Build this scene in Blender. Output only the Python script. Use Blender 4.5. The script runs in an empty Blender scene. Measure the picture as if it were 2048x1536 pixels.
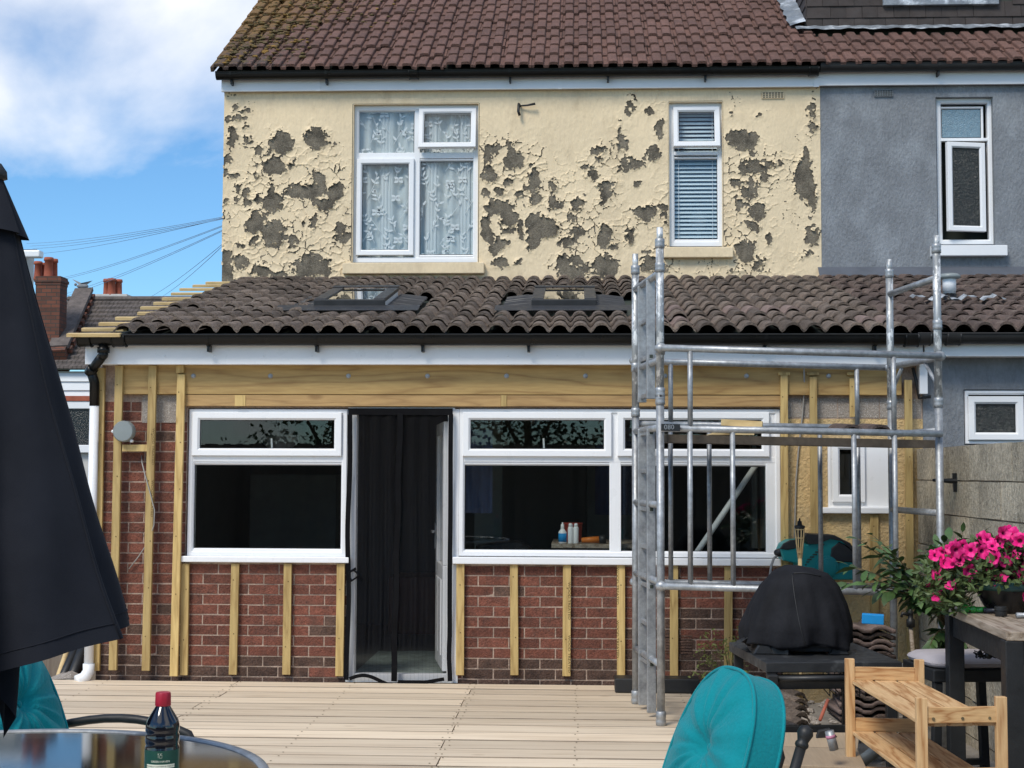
import bpy, bmesh, math, random
import numpy as np
from mathutils import Vector, Matrix, Euler
random.seed(7); np.random.seed(7)
R = math.radians
sc = bpy.context.scene
col = sc.collection
# ------------------------------------------------------------------ camera
EYE = 1.523; CD = 10.4; F = 2844.0
YAW, PIT, ROL = R(2.6), R(3.57), R(.22)
fw = Vector((-math.sin(YAW)*math.cos(PIT), math.cos(YAW)*math.cos(PIT), math.sin(PIT)))
rt = Vector((math.cos(YAW), math.sin(YAW), 0)); up = rt.cross(fw)
rt, up = rt*math.cos(ROL)+up*math.sin(ROL), up*math.cos(ROL)-rt*math.sin(ROL)
CAM = Vector((0, -CD, EYE))
cam = bpy.data.cameras.new('camera'); cam.lens = 36*F/2048; cam.sensor_width = 36; cam.clip_start = .1; cam.clip_end = 2000
camo = bpy.data.objects.new('camera', cam); col.objects.link(camo)
camo.matrix_world = Matrix(((rt.x, up.x, -fw.x, CAM.x), (rt.y, up.y, -fw.y, CAM.y), (rt.z, up.z, -fw.z, CAM.z), (0, 0, 0, 1)))
sc.camera = camo
# ------------------------------------------------------------------ world, sun, exposure
w = bpy.data.worlds.new('World'); sc.world = w; w.use_nodes = True
nt = w.node_tree; nt.nodes.clear()
SUN_EL, SUN_AZ = R(48), R(212)
def wn(t, **k):
    n = nt.nodes.new(t)
    for a, b in k.items(): setattr(n, a, b)
    return n
sky = wn('ShaderNodeTexSky', sky_type='NISHITA', sun_disc=False, sun_elevation=SUN_EL, sun_rotation=SUN_AZ, altitude=20, air_density=1.0, dust_density=.1, ozone_density=2.0)
tc = wn('ShaderNodeTexCoord'); sep = wn('ShaderNodeSeparateXYZ'); nt.links.new(tc.outputs['Generated'], sep.inputs[0])
mz = wn('ShaderNodeMath', operation='MAXIMUM'); nt.links.new(sep.outputs[2], mz.inputs[0]); mz.inputs[1].default_value = 0.0
ma = wn('ShaderNodeMath', operation='ADD'); nt.links.new(mz.outputs[0], ma.inputs[0]); ma.inputs[1].default_value = .5
dv = wn('ShaderNodeVectorMath', operation='DIVIDE'); cmb = wn('ShaderNodeCombineXYZ')
for i in range(3): nt.links.new(ma.outputs[0], cmb.inputs[i])
nt.links.new(tc.outputs['Generated'], dv.inputs[0]); nt.links.new(cmb.outputs[0], dv.inputs[1])
mp = wn('ShaderNodeMapping'); nt.links.new(dv.outputs[0], mp.inputs[0]); mp.inputs['Location'].default_value = (8.96, 8.80, 4.2)
nz = wn('ShaderNodeTexNoise'); nz.inputs['Scale'].default_value = 2.0; nz.inputs['Detail'].default_value = 9; nz.inputs['Roughness'].default_value = .52; nz.inputs['Distortion'].default_value = .25
nt.links.new(mp.outputs[0], nz.inputs['Vector'])
cr = wn('ShaderNodeValToRGB'); cr.color_ramp.elements[0].position = .495; cr.color_ramp.elements[1].position = .64
nt.links.new(nz.outputs['Fac'], cr.inputs[0])
mix = wn('ShaderNodeMix', data_type='RGBA'); nt.links.new(cr.outputs[0], mix.inputs[0]); tint = wn('ShaderNodeMix', data_type='RGBA', blend_type='MULTIPLY'); tint.inputs[0].default_value = 1; tint.inputs[7].default_value = (.47, .71, .88, 1); nt.links.new(sky.outputs[0], tint.inputs[6]); nt.links.new(tint.outputs[2], mix.inputs[6]); mix.inputs[7].default_value = (6.3, 6.35, 6.5, 1)
bg = wn('ShaderNodeBackground'); bg.inputs[1].default_value = .098; nt.links.new(mix.outputs[2], bg.inputs[0])
wo = wn('ShaderNodeOutputWorld'); nt.links.new(bg.outputs[0], wo.inputs[0])
sl = bpy.data.lights.new('sun', 'SUN'); sl.energy = 1.7; sl.angle = R(20); sl.color = (1, .93, .82)
so = bpy.data.objects.new('sun', sl); col.objects.link(so)
sd = Vector((math.sin(SUN_AZ)*math.cos(SUN_EL), math.cos(SUN_AZ)*math.cos(SUN_EL), math.sin(SUN_EL)))
so.rotation_euler = sd.to_track_quat('Z', 'Y').to_euler(); so.location = (-6, -14, 14)
vs = sc.view_settings; vs.view_transform = 'Standard'; vs.look = 'None'; vs.gamma = 1; vs.exposure = .88
sc.cycles.use_denoising = True
sc.cycles.max_bounces = 8; sc.cycles.transparent_max_bounces = 16

# ------------------------------------------------------------------ measuring helpers (photo pixel -> point on a known plane)
def ray(px, py): return (fw + rt*((px-1024)/F) - up*((py-768)/F))
def P(px, py, Y): d = ray(px, py); return CAM + d*((Y-CAM.y)/d.y)
def Pz(px, py, Z): d = ray(px, py); return CAM + d*((Z-CAM.z)/d.z)
def Xw(px, py=1000, Y=0): return P(px, py, Y).x
def Zw(py, px=1000, Y=0): return P(px, py, Y).z
Y2 = 3.8                                     # the main rear wall stands 3.8 m behind the extension's wall

# ------------------------------------------------------------------ materials
MATS = {}
def pm(name, c, rough=.6, metal=0, var=.12, vs_=6, c2=None, c2s=3, c2r=(.5, .65), bump=.0, bs=60, rand=0, stretch=(1, 1, 1), spec=.5, coat=0, sheen=0, fine=0, fs=180, dist=0, trans=0, emit=0):
    m = bpy.data.materials.new(name); m.use_nodes = True; n = m.node_tree.nodes; L = m.node_tree.links
    b = n['Principled BSDF']; b.inputs['Roughness'].default_value = rough; b.inputs['Metallic'].default_value = metal
    b.inputs['Specular IOR Level'].default_value = spec
    if coat: b.inputs['Coat Weight'].default_value = coat
    if sheen: b.inputs['Sheen Weight'].default_value = sheen
    geo = n.new('ShaderNodeNewGeometry'); mpn = n.new('ShaderNodeMapping'); L.new(geo.outputs['Position'], mpn.inputs[0]); mpn.inputs['Scale'].default_value = stretch
    oi = n.new('ShaderNodeObjectInfo')
    ofs = n.new('ShaderNodeVectorMath'); ofs.operation = 'SCALE'; ofs.inputs[0].default_value = (13.1, 7.7, 5.3); L.new(oi.outputs['Random'], ofs.inputs['Scale'])
    if rand: L.new(ofs.outputs[0], mpn.inputs['Location'])
    def noise(s, d=6, r=.6):
        t = n.new('ShaderNodeTexNoise'); t.inputs['Scale'].default_value = s; t.inputs['Detail'].default_value = d; t.inputs['Roughness'].default_value = r; t.inputs['Distortion'].default_value = dist
        L.new(mpn.outputs[0], t.inputs['Vector']); return t.outputs['Fac']
    def mixc(fac, a, bb):
        x = n.new('ShaderNodeMix'); x.data_type = 'RGBA'
        if isinstance(fac, float): x.inputs[0].default_value = fac
        else: L.new(fac, x.inputs[0])
        for s, v in ((6, a), (7, bb)):
            if isinstance(v, tuple): x.inputs[s].default_value = (*v[:3], 1)
            else: L.new(v, x.inputs[s])
        return x.outputs[2]
    def ramp(f, lo, hi):
        r = n.new('ShaderNodeMapRange'); r.inputs[1].default_value = lo; r.inputs[2].default_value = hi; L.new(f, r.inputs[0]); return r.outputs[0]
    dk = tuple(v*(1-var) for v in c); lt = tuple(min(1, v*(1+var)) for v in c)
    o = mixc(ramp(noise(vs_), .3, .7), dk, lt)
    if c2: o = mixc(ramp(noise(c2s, 8, .65), *c2r), o, c2)
    if fine:
        o2 = n.new('ShaderNodeHueSaturation'); L.new(o, o2.inputs['Color']); L.new(ramp2(n, L, noise(fs, 3, .7), .3, .7, 1-fine, 1+fine), o2.inputs['Value']); o = o2.outputs[0]
    if rand:
        h = n.new('ShaderNodeHueSaturation'); L.new(o, h.inputs['Color']); L.new(ramp2(n, L, oi.outputs['Random'], 0, 1, 1-rand, 1+rand), h.inputs['Value']); o = h.outputs[0]
    L.new(o, b.inputs['Base Color'])
    if rough > .25: L.new(ramp2(n, L, noise(vs_*2.3), .3, .7, max(.05, rough-.1), min(1, rough+.1)), b.inputs['Roughness'])
    if bump:
        bp = n.new('ShaderNodeBump'); bp.inputs['Strength'].default_value = bump; bp.inputs['Distance'].default_value = .02; L.new(noise(bs, 4, .65), bp.inputs['Height']); L.new(bp.outputs[0], b.inputs['Normal'])
    MATS[name] = m; m['_o'] = 0
    return m
def ramp2(n, L, f, a, b, c, d):
    r = n.new('ShaderNodeMapRange'); r.inputs[1].default_value = a; r.inputs[2].default_value = b; r.inputs[3].default_value = c; r.inputs[4].default_value = d; L.new(f, r.inputs[0]); return r.outputs[0]

def wood(name, c, dark, stretch, rough=.65, rand=.1, ring=9, knots=.6, contrast=.5, bump=.15, ks=4.0, gs=7.0, fsc=70):
    """timber: long grain running along the axis with the small stretch value, and a few knots"""
    m = bpy.data.materials.new(name); m.use_nodes = True; n = m.node_tree.nodes; L = m.node_tree.links; b = n['Principled BSDF']; b.inputs['Roughness'].default_value = rough
    geo = n.new('ShaderNodeNewGeometry'); oi = n.new('ShaderNodeObjectInfo')
    ofs = n.new('ShaderNodeVectorMath'); ofs.operation = 'SCALE'; ofs.inputs[0].default_value = (13.1, 7.7, 5.3); L.new(oi.outputs['Random'], ofs.inputs['Scale'])
    add = n.new('ShaderNodeVectorMath'); add.operation = 'ADD'; L.new(geo.outputs['Position'], add.inputs[0]); L.new(ofs.outputs[0], add.inputs[1])
    mpn = n.new('ShaderNodeMapping'); L.new(add.outputs[0], mpn.inputs[0]); mpn.inputs['Scale'].default_value = stretch
    big = n.new('ShaderNodeTexNoise'); big.inputs['Scale'].default_value = gs; big.inputs['Detail'].default_value = 3; L.new(mpn.outputs[0], big.inputs['Vector'])
    mul = n.new('ShaderNodeMath'); mul.operation = 'MULTIPLY'; mul.inputs[1].default_value = ring; L.new(big.outputs['Fac'], mul.inputs[0])
    fr = n.new('ShaderNodeMath'); fr.operation = 'PINGPONG'; fr.inputs[1].default_value = .5; L.new(mul.outputs[0], fr.inputs[0])
    fine = n.new('ShaderNodeTexNoise'); fine.inputs['Scale'].default_value = fsc; fine.inputs['Detail'].default_value = 4; L.new(mpn.outputs[0], fine.inputs['Vector'])
    s1 = ramp2(n, L, fr.outputs[0], 0, .5, 0, 1); pw = n.new('ShaderNodeMath'); pw.operation = 'POWER'; pw.inputs[1].default_value = 2.2; L.new(s1, pw.inputs[0])
    am = n.new('ShaderNodeMath'); am.operation = 'MULTIPLY'; L.new(pw.outputs[0], am.inputs[0]); am.inputs[1].default_value = contrast
    a2 = n.new('ShaderNodeMath'); a2.operation = 'ADD'; L.new(am.outputs[0], a2.inputs[0]); L.new(ramp2(n, L, fine.outputs['Fac'], .35, .75, 0, .35), a2.inputs[1])
    mpk = n.new('ShaderNodeMapping'); L.new(add.outputs[0], mpk.inputs[0]); mpk.inputs['Scale'].default_value = tuple(.45 if s < .5 else 1 for s in stretch)
    vo = n.new('ShaderNodeTexVoronoi'); vo.inputs['Scale'].default_value = ks; L.new(mpk.outputs[0], vo.inputs['Vector'])
    kn = ramp2(n, L, vo.outputs['Distance'], .05, .10, knots, 0)
    mx = n.new('ShaderNodeMath'); mx.operation = 'MAXIMUM'; L.new(a2.outputs[0], mx.inputs[0]); L.new(kn, mx.inputs[1]); mx.use_clamp = True
    x = n.new('ShaderNodeMix'); x.data_type = 'RGBA'; L.new(mx.outputs[0], x.inputs[0]); x.inputs[6].default_value = (*c, 1); x.inputs[7].default_value = (*dark, 1)
    h = n.new('ShaderNodeHueSaturation'); L.new(x.outputs[2], h.inputs['Color']); L.new(ramp2(n, L, oi.outputs['Random'], 0, 1, 1-rand, 1+rand), h.inputs['Value'])
    L.new(h.outputs[0], b.inputs['Base Color'])
    bp = n.new('ShaderNodeBump'); bp.inputs['Strength'].default_value = bump; bp.inputs['Distance'].default_value = .01; L.new(fine.outputs['Fac'], bp.inputs['Height']); L.new(bp.outputs[0], b.inputs['Normal'])
    return m
def glass(name, tint=(.9, .94, .93), ior=1.5, boost=1.0, rough=0.0):
    m = bpy.data.materials.new(name); m.use_nodes = True; n = m.node_tree.nodes; L = m.node_tree.links; n.clear()
    o = n.new('ShaderNodeOutputMaterial'); t = n.new('ShaderNodeBsdfTransparent'); t.inputs[0].default_value = (*tint, 1); g = n.new('ShaderNodeBsdfGlossy'); g.inputs['Roughness'].default_value = rough
    fr = n.new('ShaderNodeFresnel'); gb_ = n.new('ShaderNodeNewGeometry'); L.new(ramp2(n, L, gb_.outputs['Backfacing'], 0, 1, ior, 1/ior), fr.inputs[0]);   # a thin pane reflects alike from both faces
    mu = n.new('ShaderNodeMath'); mu.operation = 'MULTIPLY'; mu.inputs[1].default_value = boost; mu.use_clamp = True; L.new(fr.outputs[0], mu.inputs[0])
    mx = n.new('ShaderNodeMixShader'); L.new(mu.outputs[0], mx.inputs[0]); L.new(t.outputs[0], mx.inputs[1]); L.new(g.outputs[0], mx.inputs[2]); L.new(mx.outputs[0], o.inputs[0])
    return m
def mesh_fabric(name, c, opac, stripe=None):
    m = bpy.data.materials.new(name); m.use_nodes = True; n = m.node_tree.nodes; L = m.node_tree.links
    b = n['Principled BSDF']; b.inputs['Base Color'].default_value = (*c, 1); b.inputs['Roughness'].default_value = .9; b.inputs['Specular IOR Level'].default_value = .05
    if stripe:
        geo = n.new('ShaderNodeNewGeometry'); sp = n.new('ShaderNodeSeparateXYZ'); L.new(geo.outputs['Position'], sp.inputs[0])
        mu = n.new('ShaderNodeMath'); mu.operation = 'MULTIPLY'; mu.inputs[1].default_value = stripe; L.new(sp.outputs[0], mu.inputs[0])
        pp = n.new('ShaderNodeMath'); pp.operation = 'FRACT'; L.new(mu.outputs[0], pp.inputs[0])
        L.new(ramp2(n, L, pp.outputs[0], .84, .90, opac, .40), b.inputs['Alpha']); mxs = n.new('ShaderNodeMix'); mxs.data_type = 'RGBA'; L.new(ramp2(n, L, pp.outputs[0], .82, .88, 0, 1), mxs.inputs[0]); mxs.inputs[6].default_value = (*c, 1); mxs.inputs[7].default_value = (.03, .03, .032, 1); L.new(mxs.outputs[2], b.inputs['Base Color'])
    else: b.inputs['Alpha'].default_value = opac
    return m
M = {}
M['cream'] = pm('cream_paint', (.74, .60, .395), .75, var=.07, vs_=2.2, bump=.35, bs=30, c2=(.50, .39, .245), c2s=4, c2r=(.54, .85), fine=.05, fs=45, stretch=(1, 1, .45))
M['scratch'] = pm('exposed_render', (.165, .142, .105), .95, var=.6, vs_=8, bump=.8, bs=90, c2=(.30, .27, .22), c2s=75, c2r=(.56, .68), fine=.35, fs=55)
M['grey_render'] = pm('grey_masonry_paint', (.195, .21, .228), .85, var=.14, vs_=5, bump=.7, bs=50, c2=(.34, .37, .40), c2s=3.0, c2r=(.50, .85), fine=.10, fs=40, stretch=(1, 1, .55))
M['lime'] = pm('yellow_roughcast', (.60, .43, .21), .9, var=.12, vs_=5, bump=1.0, bs=38, c2=(.46, .36, .22), c2s=3, c2r=(.52, .8), fine=.12, fs=40)
M['brick'] = pm('red_brick', (.175, .060, .038), .85, var=.25, vs_=16, c2=(.085, .045, .033), c2s=9, c2r=(.48, .8), bump=.8, bs=70, rand=.22, fine=.35, fs=65)
M['brick_dark'] = pm('sooty_brick', (.088, .05, .036), .9, var=.35, vs_=10, c2=(.30, .25, .21), c2s=24, c2r=(.66, .74), bump=.8, bs=70, rand=.28, fine=.4, fs=65)
M['mortar'] = pm('mortar', (.40, .30, .235), .95, var=.3, vs_=12, c2=(.18, .14, .11), c2s=2.5, c2r=(.52, .7), bump=.6, bs=60, fine=.2, fs=60)
M['blockfine'] = pm('concrete_block_speckled', (.33, .29, .25), .95, var=.35, vs_=150, c2=(.62, .57, .52), c2s=110, c2r=(.56, .66), bump=.6, bs=140)
M['block'] = pm('weathered_block', (.44, .39, .30), .95, var=.22, vs_=3, c2=(.13, .115, .085), c2s=2.6, c2r=(.5, .8), bump=1.0, bs=60, rand=.14, stretch=(1, 1, .6), fine=.4, fs=55)
M['tile_up'] = pm('red_brown_roof_tile', (.130, .068, .052), .85, var=.22, vs_=7, bump=.6, bs=70, rand=.16, fine=.3, fs=50)
M['tile_low'] = pm('grey_brown_roof_tile', (.140, .106, .082), .85, var=.34, vs_=8, c2=(.19, .155, .13), c2s=9, c2r=(.5, .72), bump=.8, bs=60, rand=.34, fine=.42, fs=60)
M['tile_old'] = pm('old_red_roof_tile', (.100, .070, .058), .9, var=.3, vs_=8, c2=(.16, .125, .1), c2s=9, c2r=(.52, .7), bump=.8, bs=60, rand=.3, fine=.42, fs=60)
M['tile_pink'] = pm('pinkish_new_roof_tile', (.20, .145, .125), .8, var=.2, vs_=8, bump=.35, bs=120, rand=.1, fine=.2, fs=150)
M['slate'] = pm('far_grey_tile', (.115, .096, .086), .85, var=.3, vs_=5, bump=.2, bs=30, fine=.25, fs=12)
M['dormer'] = pm('dark_hung_tile', (.038, .029, .026), .75, var=.2, vs_=6, rand=.16, bump=.15, bs=90)
M['pvc'] = pm('white_pvc', (.80, .81, .82), .32, var=.02, vs_=3, spec=.5)
M['pvc_old'] = pm('painted_fascia', (.78, .79, .80), .4, var=.05, vs_=2)
M['gutter'] = pm('black_plastic', (.005, .0055, .0055), .35, var=.15, vs_=5, spec=.3)
M['gutter_old'] = pm('weathered_dark_gutter', (.016, .016, .016), .55, var=.3, vs_=4)
M['lead'] = pm('lead_flashing', (.22, .245, .27), .5, metal=.25, var=.3, vs_=9, c2=(.62, .66, .70), c2s=5, c2r=(.5, .62), bump=.5, bs=25)
M['rubber'] = pm('pleated_flashing', (.030, .031, .033), .5, var=.25, vs_=10)
M['beam'] = wood('treated_beam', (.50, .335, .125), (.24, .13, .04), (.10, 1, 1), ring=9, knots=.9, ks=2.4, contrast=.55, gs=4)
M['beam2'] = wood('treated_board', (.44, .28, .115), (.24, .135, .05), (.12, 1, 1), ring=8, knots=.85, ks=2.6, gs=6)
M['batten'] = wood('treated_batten', (.54, .39, .155), (.27, .165, .05), (1, 1, .10), ring=6, knots=.9, ks=4.5, rand=.24, contrast=.55, gs=9)
M['offcut'] = wood('fresh_batten', (.64, .48, .235), (.45, .3, .12), (.15, 1, 1), ring=8, knots=.4)
M['deck'] = wood('deck_board', (.73, .61, .455), (.49, .375, .255), (.05, 1, 1), ring=6, knots=.7, rand=.2, contrast=.5, ks=3.6, gs=7, fsc=40)
M['deck_edge'] = pm('shaded_board_edge', (.38, .30, .22), .95, var=.4, vs_=2)  # darker colour paints the gap shade onto the plank sides
M['pine'] = wood('pine', (.68, .45, .225), (.36, .16, .05), (1, .1, 1), ring=7, knots=.85, contrast=.75, rand=.06, ks=6, gs=11, fsc=120)
M['pine_v'] = wood('pine_upright', (.68, .45, .225), (.36, .16, .05), (1, 1, .1), ring=5, knots=.85, contrast=.7, rand=.06, ks=5, gs=14, fsc=120)
M['pine_x'] = wood('pine_rail', (.66, .43, .205), (.34, .145, .045), (.1, 1, 1), ring=7, knots=.8, contrast=.75, rand=.06, ks=5, gs=14, fsc=120)
M['moss'] = pm('moss', (.10, .075, .03), .95, var=.4, vs_=9, c2=(.26, .15, .035), c2s=6, c2r=(.5, .62))
M['plydeck'] = pm('shaded_platform_ply', (.075, .06, .045), .8, var=.3, vs_=6, fine=.2, fs=30)  # ply coloured dark to carry the shade under the platform
M['oldwood'] = wood('weathered_tabletop', (.36, .30, .235), (.17, .125, .085), (1, .12, 1), ring=7, knots=.7, contrast=.8, bump=.5, gs=9)
M['galv'] = pm('galvanised_steel', (.36, .375, .385), .48, metal=.55, var=.22, vs_=14, c2=(.22, .23, .24), c2s=9, c2r=(.48, .75), fine=.18, fs=40)
M['galv_paint'] = pm('paint_spattered_steel', (.33, .345, .35), .5, metal=.5, var=.25, vs_=20, c2=(.74, .75, .74), c2s=26, c2r=(.52, .57), stretch=(1, 1, .5))
M['black_metal'] = pm('black_metal', (.010, .0105, .011), .5, var=.3, vs_=8, fine=.2, fs=90)
M['dusty_black'] = pm('dusty_black_top', (.018, .0195, .021), .55, var=.3, vs_=10, c2=(.12, .125, .125), c2s=6, c2r=(.56, .8))
M['black_paint'] = pm('black_painted_wood', (.013, .0145, .016), .5, var=.25, vs_=8, bump=.1, bs=60)
M['navy'] = pm('navy_canvas', (.0135, .0155, .0215), .9, var=.16, vs_=4, bump=.08, bs=200, spec=.12, sheen=.06)
M['cover'] = pm('black_bbq_cover', (.013, .0135, .016), .78, var=.35, vs_=5, c2=(.04, .04, .04), c2s=5, c2r=(.62, .85), bump=.2, bs=60, spec=.12)
M['teal'] = pm('teal_cushion_fabric', (.0, .215, .25), .85, var=.09, vs_=6, bump=.3, bs=90, fine=.06, fs=120, spec=.2, sheen=.1)
M['teal_plastic'] = pm('teal_plastic', (.0, .22, .225), .45, var=.08, vs_=6)
M['black_plastic'] = pm('satin_black_plastic', (.014, .015, .016), .5, var=.2, vs_=8)
M['bamboo'] = pm('bamboo', (.66, .48, .24), .6, var=.15, vs_=20, stretch=(1, 1, .2))
M['red_cap'] = pm('red_cap', (.36, .008, .03), .45, var=.08)
M['bottle'] = pm('dark_bottle', (.004, .005, .010), .08, var=.1, spec=.6, coat=.5)
M['label'] = pm('green_label', (.006, .06, .042), .4, var=.08)
M['print'] = pm('pale_print', (.72, .74, .6), .6, var=.03)
M['inkdark'] = pm('dark_ink', (.03, .04, .03), .7, var=.05)
M['stamp'] = pm('timber_stamp', (.10, .065, .02), .9, var=.2)
M['blue'] = pm('blue_foam', (.0, .23, .56), .7, var=.06, vs_=20)
M['grey_box'] = pm('grey_plastic_box', (.22, .25, .25), .45, var=.05)
M['cable'] = pm('grey_cable', (.30, .29, .27), .5, var=.1)
M['wire'] = pm('overhead_wire', (.16, .25, .38), .6, var=.1)
M['terracotta'] = pm('terracotta', (.33, .085, .045), .8, var=.2, vs_=8)
M['stack_brick'] = None
M['cushion_grey'] = pm('lilac_grey_cushion', (.40, .365, .375), .85, var=.1, vs_=6, bump=.1, bs=200)
M['card'] = pm('cardboard', (.33, .25, .165), .85, var=.1, vs_=6, stretch=(12, 1, 1))
M['ground'] = pm('concrete_ground', (.26, .235, .205), .95, var=.25, vs_=3, c2=(.12, .105, .09), c2s=4, c2r=(.5, .75), bump=.5, bs=60)
M['soil'] = pm('garden_soil', (.09, .075, .055), .95, var=.3, vs_=4, bump=.6, bs=30)
M['leaf'] = pm('laurel_leaf', (.055, .105, .03), .45, var=.3, vs_=12, rand=.35)
M['leaf2'] = pm('light_shrub_leaf', (.19, .21, .055), .55, var=.25, vs_=20)
M['petleaf'] = pm('petunia_leaf', (.075, .115, .035), .6, var=.3, vs_=20)
M['stem'] = pm('stem', (.13, .10, .05), .8, var=.2)
M['petal'] = pm('magenta_petal', (.70, .012, .20), .6, var=.25, vs_=25, rand=.22)
M['petal_throat'] = pm('dark_petal_throat', (.30, .004, .10), .7, var=.1)
M['dark_pot'] = pm('dark_glazed_pot', (.010, .010, .011), .3, var=.2)
M['pot_rim'] = pm('teal_glaze_rim', (.03, .10, .10), .3, var=.2)
M['green_glass'] = pm('green_glass', (.03, .30, .05), .12, var=.1, spec=.7)
M['room'] = pm('dim_room_wall', (.095, .098, .092), .9, var=.1, vs_=1.5)
M['roomup'] = pm('upstairs_room', (.16, .18, .2), .9, var=.1, vs_=1.5)
M['net'] = pm('net_curtain', (.47, .52, .52), .9, var=.06, vs_=3, bump=.1, bs=200)
M['netpat'] = pm('net_embroidery', (.66, .69, .69), .9, var=.02)
M['blindslat'] = pm('blind_slat', (.52, .62, .67), .6, var=.04)
M['frost'] = pm('patterned_dark_glass', (.016, .02, .018), .18, var=.4, vs_=30, bump=.9, bs=45, spec=.6)
M['frost_blue'] = pm('patterned_blue_glass', (.16, .26, .33), .25, var=.15, vs_=30, bump=.6, bs=60)
M['curtainblue'] = pm('blue_grey_cloth', (.12, .145, .24), .9, var=.1, vs_=3)
M['white_item'] = pm('white_plastic', (.78, .79, .80), .4, var=.03)
M['orange'] = pm('orange_plastic', (.62, .17, .02), .5, var=.1)
M['redpot'] = pm('red_bucket', (.42, .05, .035), .6, var=.1)
M['clad'] = pm('white_cladding', (.72, .74, .76), .5, var=.05, vs_=2)
M['far_wall'] = pm('far_render', (.55, .53, .5), .9, var=.08)
M['fence'] = wood('fence_board', (.24, .19, .14), (.14, .10, .07), (1, 1, .1), rand=.2)
M['glass'] = glass('window_glass', (.84, .86, .85), 1.5, 1.15)
M['glass_up'] = glass('upper_window_glass', (.98, .99, .99), 1.5, 1.0)
M['glass_roof'] = glass('rooflight_glass', (.4, .45, .45), 1.55, 1.6)
M['glass_table'] = glass('rippled_table_glass', (.48, .50, .49), 1.5, 1.3, .06)
M['mesh'] = mesh_fabric('black_insect_mesh', (.022, .022, .025), .26, 36.0)
M['black_fabric'] = pm('black_binding', (.006, .006, .007), .9, spec=.1, var=.2)
M['bird'] = pm('gull_feather', (.2, .21, .22), .8, var=.2)
m = pm('sooty_stack_brick', (.16, .06, .035), .9, var=.3, vs_=3); M['stack_brick'] = m
n_ = m.node_tree.nodes; L_ = m.node_tree.links
bt = n_.new('ShaderNodeTexBrick'); bt.inputs['Scale'].default_value = 1; bt.inputs['Brick Width'].default_value = .225; bt.inputs['Row Height'].default_value = .085; bt.inputs['Mortar Size'].default_value = .009
bt.inputs['Color1'].default_value = (.17, .06, .035, 1); bt.inputs['Color2'].default_value = (.09, .04, .028, 1); bt.inputs['Mortar'].default_value = (.05, .042, .035, 1)
g_ = n_.new('ShaderNodeNewGeometry'); s_ = n_.new('ShaderNodeSeparateXYZ'); c_ = n_.new('ShaderNodeCombineXYZ'); a_ = n_.new('ShaderNodeMath'); a_.operation = 'ADD'
L_.new(g_.outputs['Position'], s_.inputs[0]); L_.new(s_.outputs[0], a_.inputs[0]); L_.new(s_.outputs[1], a_.inputs[1]); L_.new(a_.outputs[0], c_.inputs[0]); L_.new(s_.outputs[2], c_.inputs[1]); L_.new(c_.outputs[0], bt.inputs['Vector'])
L_.new(bt.outputs['Color'], n_['Principled BSDF'].inputs['Base Color'])
# lichen on the upper roof: orange-yellow growth spreading from the left verge
def lichen(mm):
    n = mm.node_tree.nodes; L = mm.node_tree.links; b = n['Principled BSDF']; src = b.inputs['Base Color'].links[0].from_socket
    g = n.new('ShaderNodeNewGeometry'); s = n.new('ShaderNodeSeparateXYZ'); L.new(g.outputs['Position'], s.inputs[0])
    t = n.new('ShaderNodeTexNoise'); t.inputs['Scale'].default_value = 9; t.inputs['Detail'].default_value = 8; t.inputs['Roughness'].default_value = .7; L.new(g.outputs['Position'], t.inputs['Vector'])
    reg = ramp2(n, L, s.outputs[0], -3.7, -2.0, .24, -.18)
    a = n.new('ShaderNodeMath'); a.operation = 'ADD'; L.new(t.outputs['Fac'], a.inputs[0]); L.new(reg, a.inputs[1])
    up_ = ramp2(n, L, s.outputs[2], 5.4, 6.7, -.14, .16); a2 = n.new('ShaderNodeMath'); a2.operation = 'ADD'; L.new(a.outputs[0], a2.inputs[0]); L.new(up_, a2.inputs[1])
    f1 = ramp2(n, L, a2.outputs[0], .60, .80, 0, .75); f2 = ramp2(n, L, a.outputs[0], .56, .66, 0, .8)
    x0 = n.new('ShaderNodeMix'); x0.data_type = 'RGBA'; L.new(f2, x0.inputs[0]); L.new(src, x0.inputs[6]); x0.inputs[7].default_value = (.045, .038, .032, 1)
    x = n.new('ShaderNodeMix'); x.data_type = 'RGBA'; L.new(f1, x.inputs[0]); L.new(x0.outputs[2], x.inputs[6]); x.inputs[7].default_value = (.21, .115, .03, 1); L.new(x.outputs[2], b.inputs['Base Color'])
lichen(M['tile_up'])

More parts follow.
